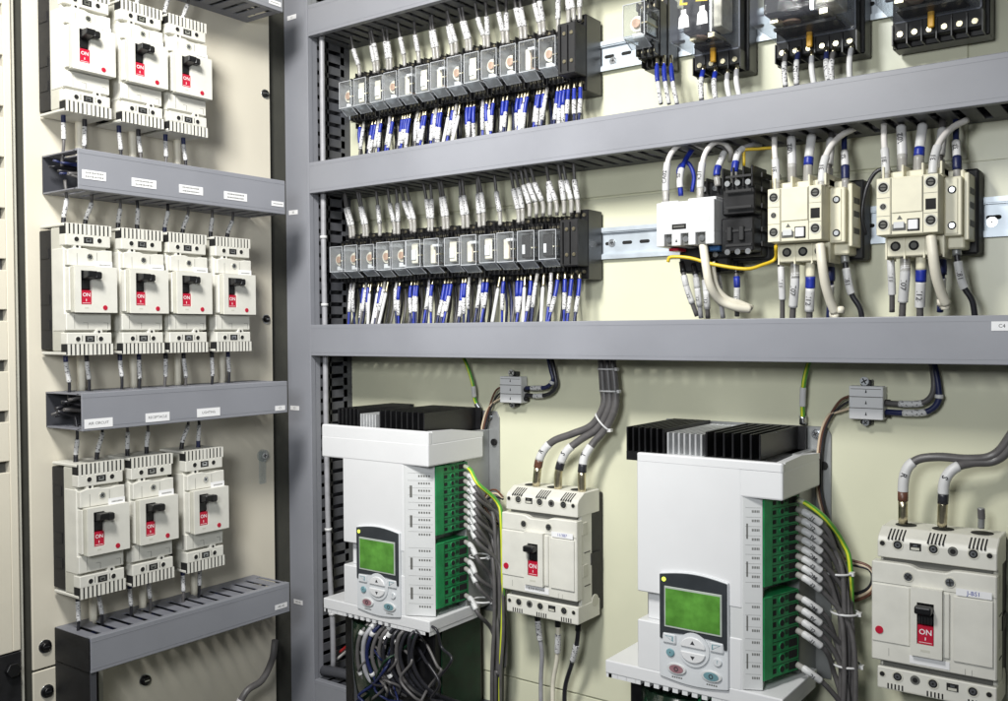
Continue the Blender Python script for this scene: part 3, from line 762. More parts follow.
def block(label, u0, u1, vc, n=.066, hh=.046):
    t = thing('terminal_block', label, 'terminal block', FR, (u0,vc,0)); w = u1-u0
    mb = MB(); mb.box(0,w,-hh,hh*.93,.006,n*.62,BLACK,b=.001); mb.box(.0006,w-.0006,-hh*.66,hh*.62,n*.6,n,BLACKM,b=.001)
    x = .006
    while x < w-.004: mb.box(x,x+.0011,-hh*.9,hh*.9,n*.62,n*.62+.007,BLACK); mb.box(x,x+.0008,-hh*.6,hh*.55,n,n+.003,BLACK); x += .0105
    part('housing', mb, t)
    each('terminal_screw', t, [(.0114+.0105*i,v,q) for i in range(int((w-.004)/.0105)) for v,q in ((-hh*.8,n*.62),(hh*.78,n*.62),(hh*.35,n),(-hh*.35,n))], lambda m,u,v,q: m.cyl((u,v,q),.0024,.0014,BRASS,seg=8))
block('black terminal block ending the upper relay row, wires on top', -.6545, -.6270, .3565, .070, .050)
block('black terminal block ending the lower relay row, wires crowded on top', -.6550, -.6270, .1130, .066)
# row wiring
def rw(rn, i, u, v0, v1, n0, n1, top, lean=0.0, style=None, r=.0018):
    bow = random.uniform(-.004,.004)
    if top:
        pts = [(u+lean, v1, n1),(u+lean*.7+bow*.4, v0+(v1-v0)*.60, n0*.5+n1*.5),(u+bow*.2, v0+(v1-v0)*.25, n0+.001),(u, v0, n0)]
        L_ = v1-v0
        sl = [('marker_sleeve', L_*.36, L_*.74, MARK, 1.62),('ferrule', L_*.74, L_*.99, FOG, 1.35)]
        wire('control_wire', 'grey control wire with white marker entering the %s row from above' % rn, FR, pts, r*1.25, WGREY, sl, 'grey marked wires above the %s row' % rn)
    else:
        pts = [(u, v0, n0),(u+lean*.3+bow*.3, v0-(v0-v1)*.35, n0+.006),(u+lean, v1, n1)]
        L_ = v0-v1; a = random.uniform(.20,.36); s = style if style is not None else random.random()
        if s < .62: sl = [('ferrule', 0, L_*.14, BRASS, 1.1),('blue_sleeve', L_*.14, L_*(a+.14), WBLUE, 1.5),('marker_sleeve', L_*(a+.14), L_*(a+.46), MARK, 1.6)]; m = random.choice((WBLUE,WNAVY,WBLUE))
        elif s < .86: sl = [('ferrule', 0, L_*.18, FOG, 1.4),('marker_sleeve', L_*.18, L_*.66, MARK, 1.6)]; m = random.choice((WNAVY,WGREY,WBLUE))
        else: sl = [('ferrule', 0, L_*.25, BRASS, 1.2),('marker_sleeve', L_*.28, L_*.95, MARKG, 1.4)]; m = WLG
        wire('control_wire', 'blue and white sleeved control wire leaving the %s row downwards' % rn, FR, pts, r, m, sl, 'blue sleeved wires below the %s row' % rn)
for rn,vc,u0,cnt,pit in ROWS:
    up = .449 if rn == 'upper' else .2119; dn = .2560 if rn == 'upper' else .0105
    for k in range(cnt):
        base = u0+k*pit
        if rn == 'lower' and k >= 11: continue_ = True
        else: continue_ = False
        for q in ([] if continue_ else random.choice(([.010,.0175],[.012],[.014,.021],[.0145]))):
            rw(rn, k, base+q*.93+random.uniform(-.001,.001), vc+.033, up+.006, .036, random.uniform(.038,.055), True, random.uniform(-.007,.002))
        cl = random.choice(((.007,.0120,.0175,.0225),(.009,.015,.021),(.011,.018),(.006,.013,.019,.025))); ln = random.uniform(-.004,.010)
        if rn == 'lower' and k >= 11: cl = ()
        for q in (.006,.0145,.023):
            z = random.uniform(-.003,.004); wire('control_wire', 'added dark wire standing in for shade behind the sleeved ones below the %s row' % rn, FR, [(base+q,vc-.040,.020),(base+q+z,(vc-.040+dn)/2,.018),(base+q+z*2,dn-.004,.026)], .0021, random.choice((WBLK,WNAVY,WGREY,WBLK)), [], 'added dark wires standing in for shade below the %s row' % rn, n=3, seg=6)  # added wires, dark to stand in for shade between the sleeved ones
        for q in cl:
            rw(rn, k, base+q, vc-.034, dn-.004, .034, random.uniform(.036,.056), False, ln*.6+(.0155-q)*random.uniform(.0,.4)+random.uniform(-.0015,.0015))
for j in range(3):
    rw('upper', 90+j, -.6495+j*.0085, .3925, .455, .050, random.uniform(.055,.065), True, random.uniform(-.004,.010))
    rw('upper', 90+j, -.6495+j*.0085, .3170, .252, .050, random.uniform(.06,.072), False, random.uniform(-.002,.012))
for j in range(8):
    rw('lower', 90+j, -.7130+j*.0108, .1500, .218, .048, random.uniform(.05,.065), True, -.005+random.uniform(-.006,.004))
    rw('lower', 90+j, -.7130+j*.0108, .0760, .0065, .046, random.uniform(.055,.072), False, random.uniform(-.004,.008))
    
# slim relay and big clear relays at the top right
o = relay('single clear slim relay standing alone left of the big clear relays', 'slim relay apart', (-.5480,.3630,0)); o.scale = (1.05,1.0,1.35); del o['group']
for j,(x,s) in enumerate(((657,.1),(664,.1),(671,.1))):
    a = R(x,56,.050); b = R(x+4+j,104,.065)
    wire('control_wire', 'blue sleeved wire under the lone slim relay', FR, [a, ((a[0]+b[0])/2,(a[1]+b[1])/2,.062), b], .0018, WBLUE, [('ferrule',0,.012,BRASS,1.2),('blue_sleeve',.016,.038,WBLUE,1.6),('marker_sleeve',.038,.066,MARK,1.55)], 'blue wires under the lone slim relay')
def big_relay(label, pa, pb, nf, mk, holes=4, vdrop=.022):
    a = R(*pa, .045); b = R(*pb, .045); u0 = a[0]; w = b[0]-a[0]; v0 = (a[1]+b[1])/2
    t = thing('large_relay', label, 'relay', FR, (u0, v0, 0))
    mb = MB(); mb.box(-.004,w+.004,-vdrop,.16,.006,.030,BLACK,b=.001); mb.box(0,w,-vdrop*.75,.15,.030,.0448,BLACKM,b=.001)
    k = int(w/.013)
    for i in range(k+1): mb.box(i*w/k-.0006,i*w/k+.0006,-vdrop,-.001,.030,.048,BLACK)
    part('socket', mb, t)
    each('terminal_screw', t, [((i+.5)*w/k,) for i in range(k)], lambda m,u: m.cyl((u,-vdrop*.5,.0449),.0030,.0016,BRASS,seg=10))
    mb = MB(); mb.box(.008,w*.55,.014,.10,.045,nf-.02,BLACKM,b=.002); mb.box(w*.6,w-.010,.020,.10,.045,nf-.035,CORE,b=.001)
    mb.cyl((w*.3,.012,.070),.010,.09,COIL,ax='v',seg=16); mb.box(.012,.020,.008,.013,.05,nf-.030,BRASS); mb.box(w-.024,w-.016,.008,.013,.05,nf-.030,BRASS); mb.box(.010,w-.012,.004,.007,.046,nf-.045,BLACKM)
    mb.box(.30*w,.38*w,.014,.10,nf-.034,nf-.030,BRASS); mb.box(.62*w,.66*w,.014,.10,nf-.034,nf-.030,STEEL)
    part('coil', mb, t)
    mb = MB(); mb.box(.0005,w-.0005,0,.135,.0449,nf,COVER2,b=.0022)
    part('clear_cover', mb, t)
    mb = MB(); mb.box(w*.42,w*.42+.0060,-.012,.008,.0500,.0550,ORANGE,b=.001); part('latch_tab', mb, t)
    if mk:
        for q,s in ((.32,'L'),(.70,'Z')):
            text(t,s,(w*q,.046,nf+.0003),.022,WYEL,rot=(0,0,-.15),bold=.012)
            mb = MB(); mb.prism([(w*q-.0065,.014),(w*q+.0065,.014),(w*q+.0055,.026),(w*q+.003,.029),(w*q+.003,.034),(w*q-.003,.034),(w*q-.003,.029),(w*q-.0055,.026)],nf,nf+.0003,PAPER); part('tag', mb, t)
    return t
big_relay('square clear relay with yellow characters and two white tags on its cover', (694,56), (741,50), .112, True)
big_relay('wide clear relay right of the one with yellow characters', (776,42), (857,32), .125, False)
big_relay('dim clear relay at the top right corner with black socket', (893,22), (983,12), .118, False)
for i,(x0,y0,x1,y1,kind) in enumerate([(704,66,702,98,'b'),(716,68,716,96,'b'),(728,70,730,94,'w'),(737,66,740,93,'w'),(786,50,786,86,'g'),(799,48,797,84,'n'),(812,52,815,84,'w'),(827,48,829,80,'n'),(834,48,832,80,'g'),(852,44,850,78,'w')]):
    a = R(x0,y0,.05); b = R(x1,y1+6,.066); m = {'b':WBLUE,'w':WLG,'g':WGREY,'n':WNAVY}[kind]
    sl = [('ferrule',0,.008,BRASS,1.1),('blue_sleeve' if kind=='b' else 'sleeve',.008,.020,m,1.4),('marker_sleeve',.020,.048,MARK if kind!='w' else MARKG,1.5)]
    wn = {'b':'blue','w':'pale','g':'grey','n':'navy'}[kind]; pn = ['square clear relay','wide clear relay'][x0 > 760]
    wire('control_wire', '%s wire with marker running down from the %s' % (wn, pn), FR, [a,((a[0]+b[0])/2,(a[1]+b[1])/2,.064),b], .0021, m, sl, '%s wires below the %s' % (wn, pn))

# ================================================================== CONTACTORS
def contactor(label, pos):
    t = thing('contactor', label, 'contactor', FR, pos, 'cream contactors on the rail')
    mb = MB(); mb.box(.006,.0820,-.018,.068,.008,.034,BLACKM,b=.002); part('base', mb, t)
    mb = MB(); mb.box(.0005,.0740,-.0140,.0640,.030,.062,YCREAM,b=.0015)
    # lower terminal ledge
    mb.box(.0030,.0590,-.0200,-.0008,.040,.0760,YCREAM,b=.001)
    for u in (.0125,.0300,.0475): mb.cyl((u,-.0095,.0758),.0050,.0006,HOLE,seg=16); mb.cyl((u,-.0095,.0764),.0030,.0004,GAPG,seg=10)
    for u in (.0030,.0205,.0390,.0570): mb.box(u,u+.0016,-.0225,-.001,.040,.0772,YCREAM)
    # upper terminal ledge
    for u in (.0030,.0215,.0400,.0570): mb.box(u,u+.0020,.0575,.0700,.034,.090,YCREAM,b=.0005)
    mb.box(.0030,.0590,.0560,.0650,.040,.080,YCREAM,b=.0008)
    part('body', mb, t)
    mb = MB(); mb.box(0,.0575,0,.0570,.0600,.0990,YCREAM,b=.0012,seg=2)
    mb.box(.0002,.0132,.0003,.0565,.099,.1000,YCREAM,b=.0004)
    mb.box(.0440,.0573,.0003,.0565,.099,.1000,YCREAM,b=.0004)
    mb.box(.0145,.0430,.0215,.0555,.0990,.1004,YCREAM,b=.0005)
    mb.box(.0140,.0142,.001,.056,.099,.1002,GAPG); mb.box(.0434,.0436,.001,.056,.099,.1002,GAPG)
    mb.box(.0006,.0130,.0190,.0193,.1,.1003,GAPG); mb.box(.0006,.0130,.0370,.0373,.1,.1003,GAPG); mb.box(.0444,.0570,.0190,.0193,.1,.1003,GAPG); mb.box(.0444,.0570,.0385,.0388,.1,.1003,GAPG)
    mb.box(.0150,.0280,.0040,.0105,.0990,.0996,GAPG); mb.box(.0165,.0265,.0060,.0125,.0996,.1012,WHITEG,b=.0005)
    mb.prism([(.0195,.0150),(.0245,.0150),(.0220,.0190)],.0990,.0996,GAPG)
    mb.box(.0290,.0405,.0030,.0150,.0990,.0998,HOLE); mb.box(.0302,.0393,.0042,.0138,.0998,.1016,PAPER,b=.0006)
    mb.box(.0460,.0555,.0225,.0330,.1000,.1003,HOLE)
    part('auxiliary_block', mb, t)
    def tsc(mb,u,v,r):
        mb.ring((u,v,.1000),r*1.0,r*1.3,.0005,CREAMS,18); mb.cyl((u,v,.1),r,.0003,HOLE,seg=16)
        mb.cyl((u,v,.1003),r*.62,.0004,GAPG,seg=12); mb.box(u-r*.6,u+r*.6,v-r*.1,v+r*.1,.1007,.1008,HOLE)
    each('terminal_screw', t, ((.0066,.0475,.0046),(.0066,.0285,.0028),(.0066,.0105,.0046),(.0508,.0490,.0046),(.0508,.0120,.0046)), tsc)
    mb = MB(); mb.box(.0575,.0735,-.0020,.0560,.0500,.0740,YCREAM,b=.001); mb.box(.0590,.0700,.0,.0540,.074,.0752,YCREAM,b=.0004)
    for v in (.0430,.0080): mb.cyl((.0650,v,.0752),.0040,.0004,HOLE,seg=14); mb.cyl((.0650,v,.0756),.0026,.0006,STEEL,seg=10)
    mb.box(.0740,.0785,-.006,.0600,.0300,.0660,YCREAM,b=.0008)
    for v in (.008,.026,.040): mb.box(.0785,.0790,v,v+.006,.04,.06,GAPG)
    part('side_block', mb, t)
    return t
CB = contactor('cream contactor between the white overload unit and the rightmost contactor', (-.3695,.0932,.0))
CC = dup(CB, FR, (-.2578,.0932,0), 'rightmost cream contactor on the rail, next to bare rail')
# black contactor with white overload unit
t = thing('black_contactor', 'black contactor behind the white overload unit', 'contactor', FR, (-.4680,.0750,0))
mb = MB(); mb.box(-.010,.080,.004,.084,.006,.040,BLACKM,b=.002); mb.box(.0,.076,.008,.096,.030,.058,BLACK,b=.0015); mb.box(.038,.076,.012,.050,.058,.082,BLACK,b=.0015); mb.box(.038,.076,.0535,.088,.058,.078,BLACK,b=.0015)
for u in (.040,.052,.064,.074): mb.box(u-.0012,u+.0012,.083,.106,.040,.082,BLACK,b=.0005)
for u in (.002,.013,.026): mb.box(u-.0012,u+.0012,.083,.100,.040,.064,BLACK,b=.0005)
for u in (.046,.060): mb.box(u,u+.006,.024,.040,.082,.086,BLACKM,b=.0008)
for v in (.018,.034,.060,.078,.094): mb.box(.0800,.0815,v,v+.005,.012,.070,BLACKM); mb.box(.044,.074,v,v+.0025,.082,.0835,BLACKM)
part('housing', mb, t)
each('terminal_screw', t, [(u,v) for u in (.008,.022,.046,.058,.070) for v in (.088,.012)], lambda m,u,v: m.cyl((u,v,.082 if u > .036 else .060),.0032,.0016,STEEL,seg=12))
text(t,'45',(.0816,.060,.045),.008,PAPER,rot=(pi/2,0,pi/2)); text(t,'62',(.0816,.036,.045),.008,PAPER,rot=(pi/2,0,pi/2))
t = thing('overload_unit', 'boxy white overload unit with notched front, leftmost device beside the relays', 'overload relay', FR, (-.5014,.0962,0))
mb = MB(); mb.box(.006,.068,-.028,.045,.006,.052,BLACKM,b=.002); part('base', mb, t)
mb = MB()
mb.box(0,.0705,.0135,.0500,.052,.0990,WHITEP,b=.0012,seg=2)
for a,b in ((0,.0095),(.0190,.0300),(.0395,.0480),(.0600,.0705)): mb.box(a,b,0,.0140,.054,.0990,WHITEP,b=.0007)
mb.box(.0005,.0700,.0005,.0135,.0540,.0930,GAPG)
mb.box(.0195,.0370,.0185,.0245,.0990,.0993,HOLE); mb.box(.0215,.0350,.0205,.0225,.0993,.0998,GAPG)
mb.box(.0030,.0075,.0250,.0340,.0990,.0993,WHITEG); mb.box(.0610,.0655,.0250,.0340,.0990,.0993,WHITEG)
mb.prism([(.0235,.004),(.0265,.004),(.025,.008)],.0990,.0993,INK)
mb.box(.0010,.0230,.0490,.0525,.060,.0900,WHITEP,b=.0008); mb.box(.0350,.0690,.0490,.0535,.060,.0900,WHITEP,b=.0008)
for u in (.0115,.0500): mb.cyl((u,.0532,.078),.0036,.0006,HOLE,ax='v',seg=12)
part('housing', mb, t)
each('terminal_screw', t, ((.0140,),(.0345,),(.0540,)), lambda m,u: m.cyl((u,.0075,.0930),.0034,.002,STEEL,seg=10))
mb = MB(); mb.box(.0060,.0180,-.0040,-.0005,.058,.080,RED,b=.0006); part('test_tab', mb, t); mb = MB(); mb.box(.0500,.0680,-.0060,-.0005,.056,.078,mat('blue tab',(.03,.12,.32),.4),b=.0006); part('test_tab', mb, t)

# thick wires around the contactors   (px,py,n) points
def pw(name, label, pts, r, m, sl=(), frame=None, group=None, stripe=None, cat='wire', n=6):
    f = frame or FR; q = [(R if f is FR else L)(*p) for p in pts]
    return wire(name, label, f, q, r, m, sl, group, cat, n=n, stripe=stripe, seg=9)
BLU = 'blue_band'
pw('power_wire','white wire arching from the overload unit left terminal to the trunking',[(666,203,.085),(666,178,.085),(669,158,.083),(679,145,.075),(692,143,.06),(704,148,.045),(706,146,.02)],.0031,WWHT,[('ferrule',0,.014,FOG,1.35),('marker_sleeve',.014,.046,MARKG,1.35,'CA02')])
pw('power_wire','white wire arching from the overload unit right terminal',[(700,200,.085),(701,174,.085),(705,154,.082),(714,143,.075),(724,143,.062),(731,152,.050),(730,160,.03)],.0031,WWHT,[('ferrule',0,.014,FOG,1.35),('marker_sleeve',.014,.042,MARKG,1.35,'K31')])
pw('power_wire','blue wire looping beside the first white arch',[(681,196,.075),(680,178,.075),(684,163,.06),(692,150,.045),(697,142,.03)],.0030,WBLUE,[('marker_sleeve',.010,.034,MARKG,1.3,'K82')])
pw('power_wire','blue loop of wire behind the overload unit',[(692,192,.055),(694,176,.055),(688,163,.055),(679,168,.055),(679,184,.06)],.0024,WBLUE)
pw('power_wire','dark wire with blue band behind the second white arch',[(718,186,.070),(717,172,.070),(722,158,.06),(727,146,.05)],.0030,WGREY,[('ferrule',0,.010,FOG,1.3),(BLU,.012,.023,WBLUE,1.4),('marker_sleeve',.023,.044,MARKG,1.3,'A11')])
pw('power_wire','wire with blue band above the black contactor',[(734,183,.075),(735,168,.075),(739,152,.065),(752,145,.05),(760,145,.03)],.0030,WLG,[('ferrule',0,.012,FOG,1.3),(BLU,.012,.024,WBLUE,1.4),('marker_sleeve',.024,.046,MARKG,1.3,'C07')])
pw('jumper_wire','yellow jumper bent square above the black contactor',[(744,166,.06),(744,151,.06),(746,149.5,.06),(758,149,.055),(771,148,.05),(773,150,.05),(773.5,170,.06),(774,188,.08)],.0018,WYEL,n=3)
pw('jumper_wire','yellow jumper strung under the overload unit',[(668,262,.095),(671,257,.095),(690,258,.092),(712,264,.088),(745,269,.080),(762,265,.070),(775,259,.06),(776,246,.075)],.0020,WYEL,n=4)
pw('power_wire','ivory cable hanging from the overload unit and bending right',[(703,244,.088),(706,265,.090),(710,285,.085),(720,300,.07),(736,307,.06),(750,309,.05)],.0050,WIVO)
pw('power_wire','second ivory cable bending right above the trunking',[(712,262,.080),(716,285,.075),(726,298,.065),(740,303,.055),(752,308,.045)],.0034,WIVO)
for i,(x0,y0,x1,y1,x2,y2,m,bl) in enumerate([(682,262,686,285,697,316,WGREY,0),(694,264,697,285,701,318,WLG,0),(703,266,706,290,708,318,WGREY,0),(716,262,719,285,723,318,WLG,0),(736,262,737,285,737,316,WGREY,1)]):
    pw('power_wire','%s wire below the overload unit and black contactor' % ('blue banded' if bl else ['grey','pale','grey','pale','grey'][i]),[(x0,y0,.05),(x1,y1,.055),(x2,y2,.045)],.0028,m,[('ferrule',0,.014,BLACK,1.3),(BLU,.018,.030,WBLUE if bl else MARKG,1.35),('marker_sleeve',.030,.052,MARKG,1.3,'N12')],group='wires below the overload unit')
for ci,(dx,dy,who) in enumerate(((-109.5,8,'middle contactor'),(0,0,'rightmost contactor'))):
    def q(*pts): return [(x+dx+(0 if ci else (885-x)*.03),y+dy,n) for x,y,n in pts]
    pw('power_wire','white wire rising from the left corner of the %s' % who,q((886,190,.086),(885.5,162,.082),(884,140,.07),(884,122,.055)),.0031,WWHT,[('ferrule',0,.016,FOG,1.35),('marker_sleeve',.016,.044,MARKG,1.35,'K81')])
    pw('power_wire','wire with long white marker above the %s' % who,q((902,180,.062),(902,150,.060),(901,128,.05),(901,118,.03)),.0034,WGREY,[('ferrule',0,.026,FOG,1.5),('marker_sleeve',.022,.058,MARKG,1.45,'CA02')])
    pw('power_wire','blue banded wire above the %s' % who,q((918,178,.062),(919,155,.060),(922,130,.05),(924,118,.03)),.0034,WGREY,[('ferrule',0,.022,FOG,1.5),(BLU,.022,.031,WBLUE,1.55),('marker_sleeve',.031,.058,MARKG,1.5)])
    pw('power_wire','white wire arching over the top of the %s' % who,q((932,188,.088),(933,170,.086),(935,155,.080),(941,140,.070),(952,128,.055),(967,120,.04)),.0034,WWHT,[('ferrule',0,.014,FOG,1.3),('marker_sleeve',.014,.044,MARKG,1.3,'K31')])
    pw('power_wire','white wire behind the arch of the %s' % who,q((940,176,.060),(940,155,.058),(942,135,.045),(943,118,.03)),.0034,WGREY,[('ferrule',0,.016,FOG,1.4),('marker_sleeve',.020,.054,MARKG,1.45)])
    pw('power_wire','navy banded wire at the right side of the %s' % who,q((957,182,.062),(957,160,.058),(956,140,.045),(956,118,.03)),.0030,WNAVY,[('ferrule',0,.012,FOG,1.3),(BLU,.012,.026,WNAVY,1.5),('marker_sleeve',.026,.046,MARKG,1.4,'K82')])
    pw('power_wire','wire with printed marker under the left of the %s' % who,q((890,246,.050),(891,268,.055),(892,290,.05),(892,312,.045)),.0028,WGREY,[('ferrule',0,.014,BLACK,1.3),('marker_sleeve',.016,.052,MARKG,1.4,'A11')])
    pw('power_wire','thick grey wire with white marker under the %s' % who,q((905,252,.062),(905,275,.062),(903,300,.055),(902,318,.05)),.0034,WGREY,[('ferrule',0,.020,FOG,1.5),('marker_sleeve',.014,.052,MARKG,1.5,'C07')])
    pw('power_wire','blue banded wire under the %s' % who,q((921,252,.062),(921,275,.060),(920,300,.055),(920,318,.05)),.0034,WGREY,[('ferrule',0,.018,YCREAM,1.5),(BLU,.018,.030,WBLUE,1.6),('marker_sleeve',.030,.056,MARKG,1.5,'N12')])
    pw('power_wire','ivory tube hanging from the front of the %s' % who,q((931,236,.092),(933,255,.094),(936,275,.088),(941,292,.078),(946,304,.07)),.0050,WIVO)
    pw('power_wire','navy banded wire partly behind the ivory tube of the %s' % who,q((941,250,.050),(942,268,.055),(941,290,.050),(940,312,.045)),.0032,WNAVY,[('ferrule',0,.012,FOG,1.4),(BLU,.012,.026,WNAVY,1.5),('marker_sleeve',.030,.048,MARKG,1.4)])
    pw('power_wire','dark wire curving down right of the %s' % who,q((956,244,.050),(958,262,.052),(963,285,.048),(972,300,.045),(975,316,.04)),.0030,WBLK,[('ferrule',0,.012,GREYM,1.5),('marker_sleeve',.018,.046,MARKG,1.45,'K81')])
    pw('connecting_wire','black wire curling behind the left edge of the %s' % who,q((890,168,.03),(876,172,.03),(866,190,.035),(862,215,.035),(866,235,.03)),.0022,WBLK)
    a = R(946+dx, 306+dy, .07); mb = MB(); 
    for k in range(5): mb.cyl((random.uniform(-.006,.004),random.uniform(-.006,.004),random.uniform(-.004,.004)),.0042,.006,WIVO,ax='v',seg=8)
    single('cable_scrap', mb, FR, 'torn ivory sleeve end at the foot of the ivory tube of the %s' % who, 'cable end', pos=a)

# ================================================================== SIDE PLATE WIRES
rn = ['top','middle','lowest']; BN = {0:['nearest','central','farthest'],1:['nearest','second','third','farthest'],2:['nearest','central','farthest']}
for ri,k,u,vb,vt in BRK:
    below = {0:.2169,1:-.0685,2:-.3579}[ri]; above = {0:.4555,1:.1691,2:-.1134}[ri]
    who = '%s breaker of the %s row' % (BN[ri][k], rn[ri])
    for j,q in enumerate((.013,.040)):
        side = ('left','right')[j]
        nn = .034; dx = random.uniform(-.006,.010)
        # below
        h = vb-below
        wire('breaker_wire','%s wire below the %s' % (side, who), FL, [(u+q,vb+.004,nn),(u+q+dx*.2,vb-h*.3,nn+.001),(u+q+dx*.8,vb-h*.8,nn+.004),(u+q+dx,below-.016,nn)], .0019, random.choice((WBLK,WBLK,WGREY)), [('crimp_sleeve',0,.013,random.choice((WBLK,WBLK,WNAVY)),1.5),('marker_sleeve',.013,.013+h*random.uniform(.42,.58),MARK,1.5)])
        h = above-vt; dx = random.uniform(-.003,.012)
        wire('breaker_wire','%s wire above the %s' % (side, who), FL, [(u+q,vt-.004,nn),(u+q+dx*.2,vt+h*.3,nn+.001),(u+q+dx*.8,vt+h*.8,nn+.004),(u+q+dx,above+.016,nn)], .0019, random.choice((WBLK,WGREY,WGREY)), [('crimp_sleeve',0,.013,random.choice((WBLK,WBLK,WNAVY)),1.5),('marker_sleeve',.013,.013+h*random.uniform(.45,.62),MARK,1.5)])
    if True:
        wire('earth_rod','bare cream stub behind the wires below the %s' % who, FL, [(u+.0445,vb+.004,.014),(u+.0445,below-.004,.014)], .0052, WIVO, cat='stub')
# translucent clip
t = thing('cable_clip','translucent screw clip on the side plate right of the lowest breaker row','clip',FL,(.937,-.197,0))
mb = MB(); mb.box(-.006,.006,-.028,.020,0,.002,COVER,b=.0005); mb.cyl((0,.014,.0),.009,.006,COVER,seg=18); part('clip_body', mb, t)
mb = MB(); mb.screw((0,.014,.0062),.0045,WHITEG); part('screw', mb, t)
pw('conduit','grey flexible conduit in the corner below the lowest left trunking',[(232,720,.03),(246,692,.04),(262,680,.04),(272,660,.03),(275,640,.02)],.005,WGREY,[('clip',.02,.03,TIE,1.2)],frame=FL,cat='conduit')

# ================================================================== BACK PLATE CABLES
CP = [(-1.0795,.50,.070),(-1.0780,.36,.072),(-1.0800,.25,.070),(-1.0775,.12,.073),(-1.0795,0,.070),(-1.0770,-.15,.072),(-1.0740,-.33,.072),(-1.0700,-.44,.070),(-1.0730,-.50,.066),(-1.0800,-.525,.06)]
wire('riser_cable','light grey cable rising along the slotted side of the corner trunking', FR, CP, .0042, WLG, [('cable_tie',a,a+.004,TIE,1.35) for a in (.255,.352,.455,.525,.66,.80,.93)], cat='cable', n=8)
for i in range(3):
    pw('power_cable','grey power cable feeding the %s terminal of the middle breaker' % ['left','middle','right'][i],
       [[(601+0*i,352,.03),(603,385,.03),(604,405,.03),(592,425,.03),(572,434,.035),(552,442,.04),(540,458,.045),(536,486,.044)],
        [(606,352,.03),(609,385,.03),(609,408,.03),(598,428,.03),(580,440,.035),(566,452,.042),(559,470,.045),(558,489,.044)],
        [(611,352,.03),(615,385,.03),(615,408,.03),(606,428,.03),(594,442,.035),(585,456,.042),(582,472,.045),(582,492,.044)]][i],
       .0050, WGREY, [('marker_sleeve',-.062,-.036,MARKG,1.15,'RST'[i]),('heat_shrink',-.036,-.026,(WBRN,WBLK,WBLK)[i],1.15),('copper_lug',-.026,-.0,BRASS,1.05)], cat='cable')
def tie(label, px, py, n, ru, rv, rot=0., frame=FR):
    f = R if frame is FR else L; p = f(px, py, n); mb = MB(); k = 20
    c, s_ = math.cos(rot), math.sin(rot)
    pts = []
    for i in range(k+1):
        a = 2*pi*i/k; x = ru*math.cos(a); z = rv*math.sin(a); pts.append((x*c, x*s_, z))
    mb.tube(pts, .0013, TIE, 6, cap=False); mb.box(ru*c-.002,ru*c+.003,ru*s_-.002,ru*s_+.002,-.003,.003,TIE)
    single('cable_tie', mb, frame, label, 'cable tie', pos=p)
tie('pale tie high on the three middle power cables', 607,369,.03,.0130,.007)
tie('pale tie halfway down the three middle power cables', 609,391,.03,.0130,.007)
tie('pale tie where the three middle power cables bend left', 603,422,.03,.0140,.007,-.8)
for i in range(2):
    pw('power_cable','grey power cable feeding the %s terminal of the right breaker' % ['left','middle'][i],
       [[(1030,400,.03),(1008,440,.03),(992,456,.03),(968,459,.035),(938,457,.04),(915,461,.042),(904,478,.045),(903,523,.042)],
        [(1034,408,.03),(1010,448,.03),(994,461,.03),(972,463,.035),(955,468,.042),(945,480,.045),(943,500,.045),(942,526,.042)]][i],
       .0046, WGREY, [('marker_sleeve',-.068,-.034,MARKG,1.18,'RS'[i]),('heat_shrink',-.034,-.024,(WBRN,WBLK)[i],1.15),('copper_lug',-.024,-.0,BRASS,1.05)], cat='cable')
pw('power_cable','thick dark cable leaving at the right edge above the right breaker',[(1030,410,.022),(1012,436,.022),(1000,452,.025),(985,461,.03)],.0058,WBLK,cat='cable')
pw('copper_lug','bare lug standing on the right terminal of the right breaker',[(981,528,.042),(981.5,518,.043),(981,508,.044)],.0032,GREYM,[('heat_shrink',.010,.02,WGREY,1.1)],cat='lug')
# small white connectors
for i,(pa,who) in enumerate((((503,375),'left drive'),((851,384),'right drive'))):
    a = R(*pa,.012); t = thing('connector','small white three-way connector on the wall right of the %s' % who,'connector',FR,(a[0],a[1]-.038,0),'small white connectors')
    mb = MB(); mb.box(0,.036,0,.0365,.004,.020,WHITEP,b=.0008)
    for v in (.012,.0243): mb.box(-.0001,.0361,v,v+.0008,.0199,.0203,GAPG)
    mb.box(.002,.034,.0330,.0336,.0199,.0203,GAPG)
    for j in range(3):
        mb.prism([(.0172,.0045+.0123*j),(.0192,.0045+.0123*j),(.0182,.0085+.0123*j)],.0201,.0204,INK)
    part('housing', mb, t)
    mb = MB(); mb.box(.010,.022,.0365,.0430,.0,.012,BLACK,b=.001); mb.screw((.0145,.0415,.0119),.0048); part('bracket', mb, t)
    mb = MB(); mb.box(.010,.022,-.0060,0,.0,.012,BLACK,b=.001); mb.screw((.0160,-.004,.0119),.0036); part('bracket', mb, t)
    each('cable_entry', t, ((.0060,),(.0185,)), lambda m,v: m.cyl((.036,v,.010),.0036,.005,BLACKM,ax='u',seg=10))
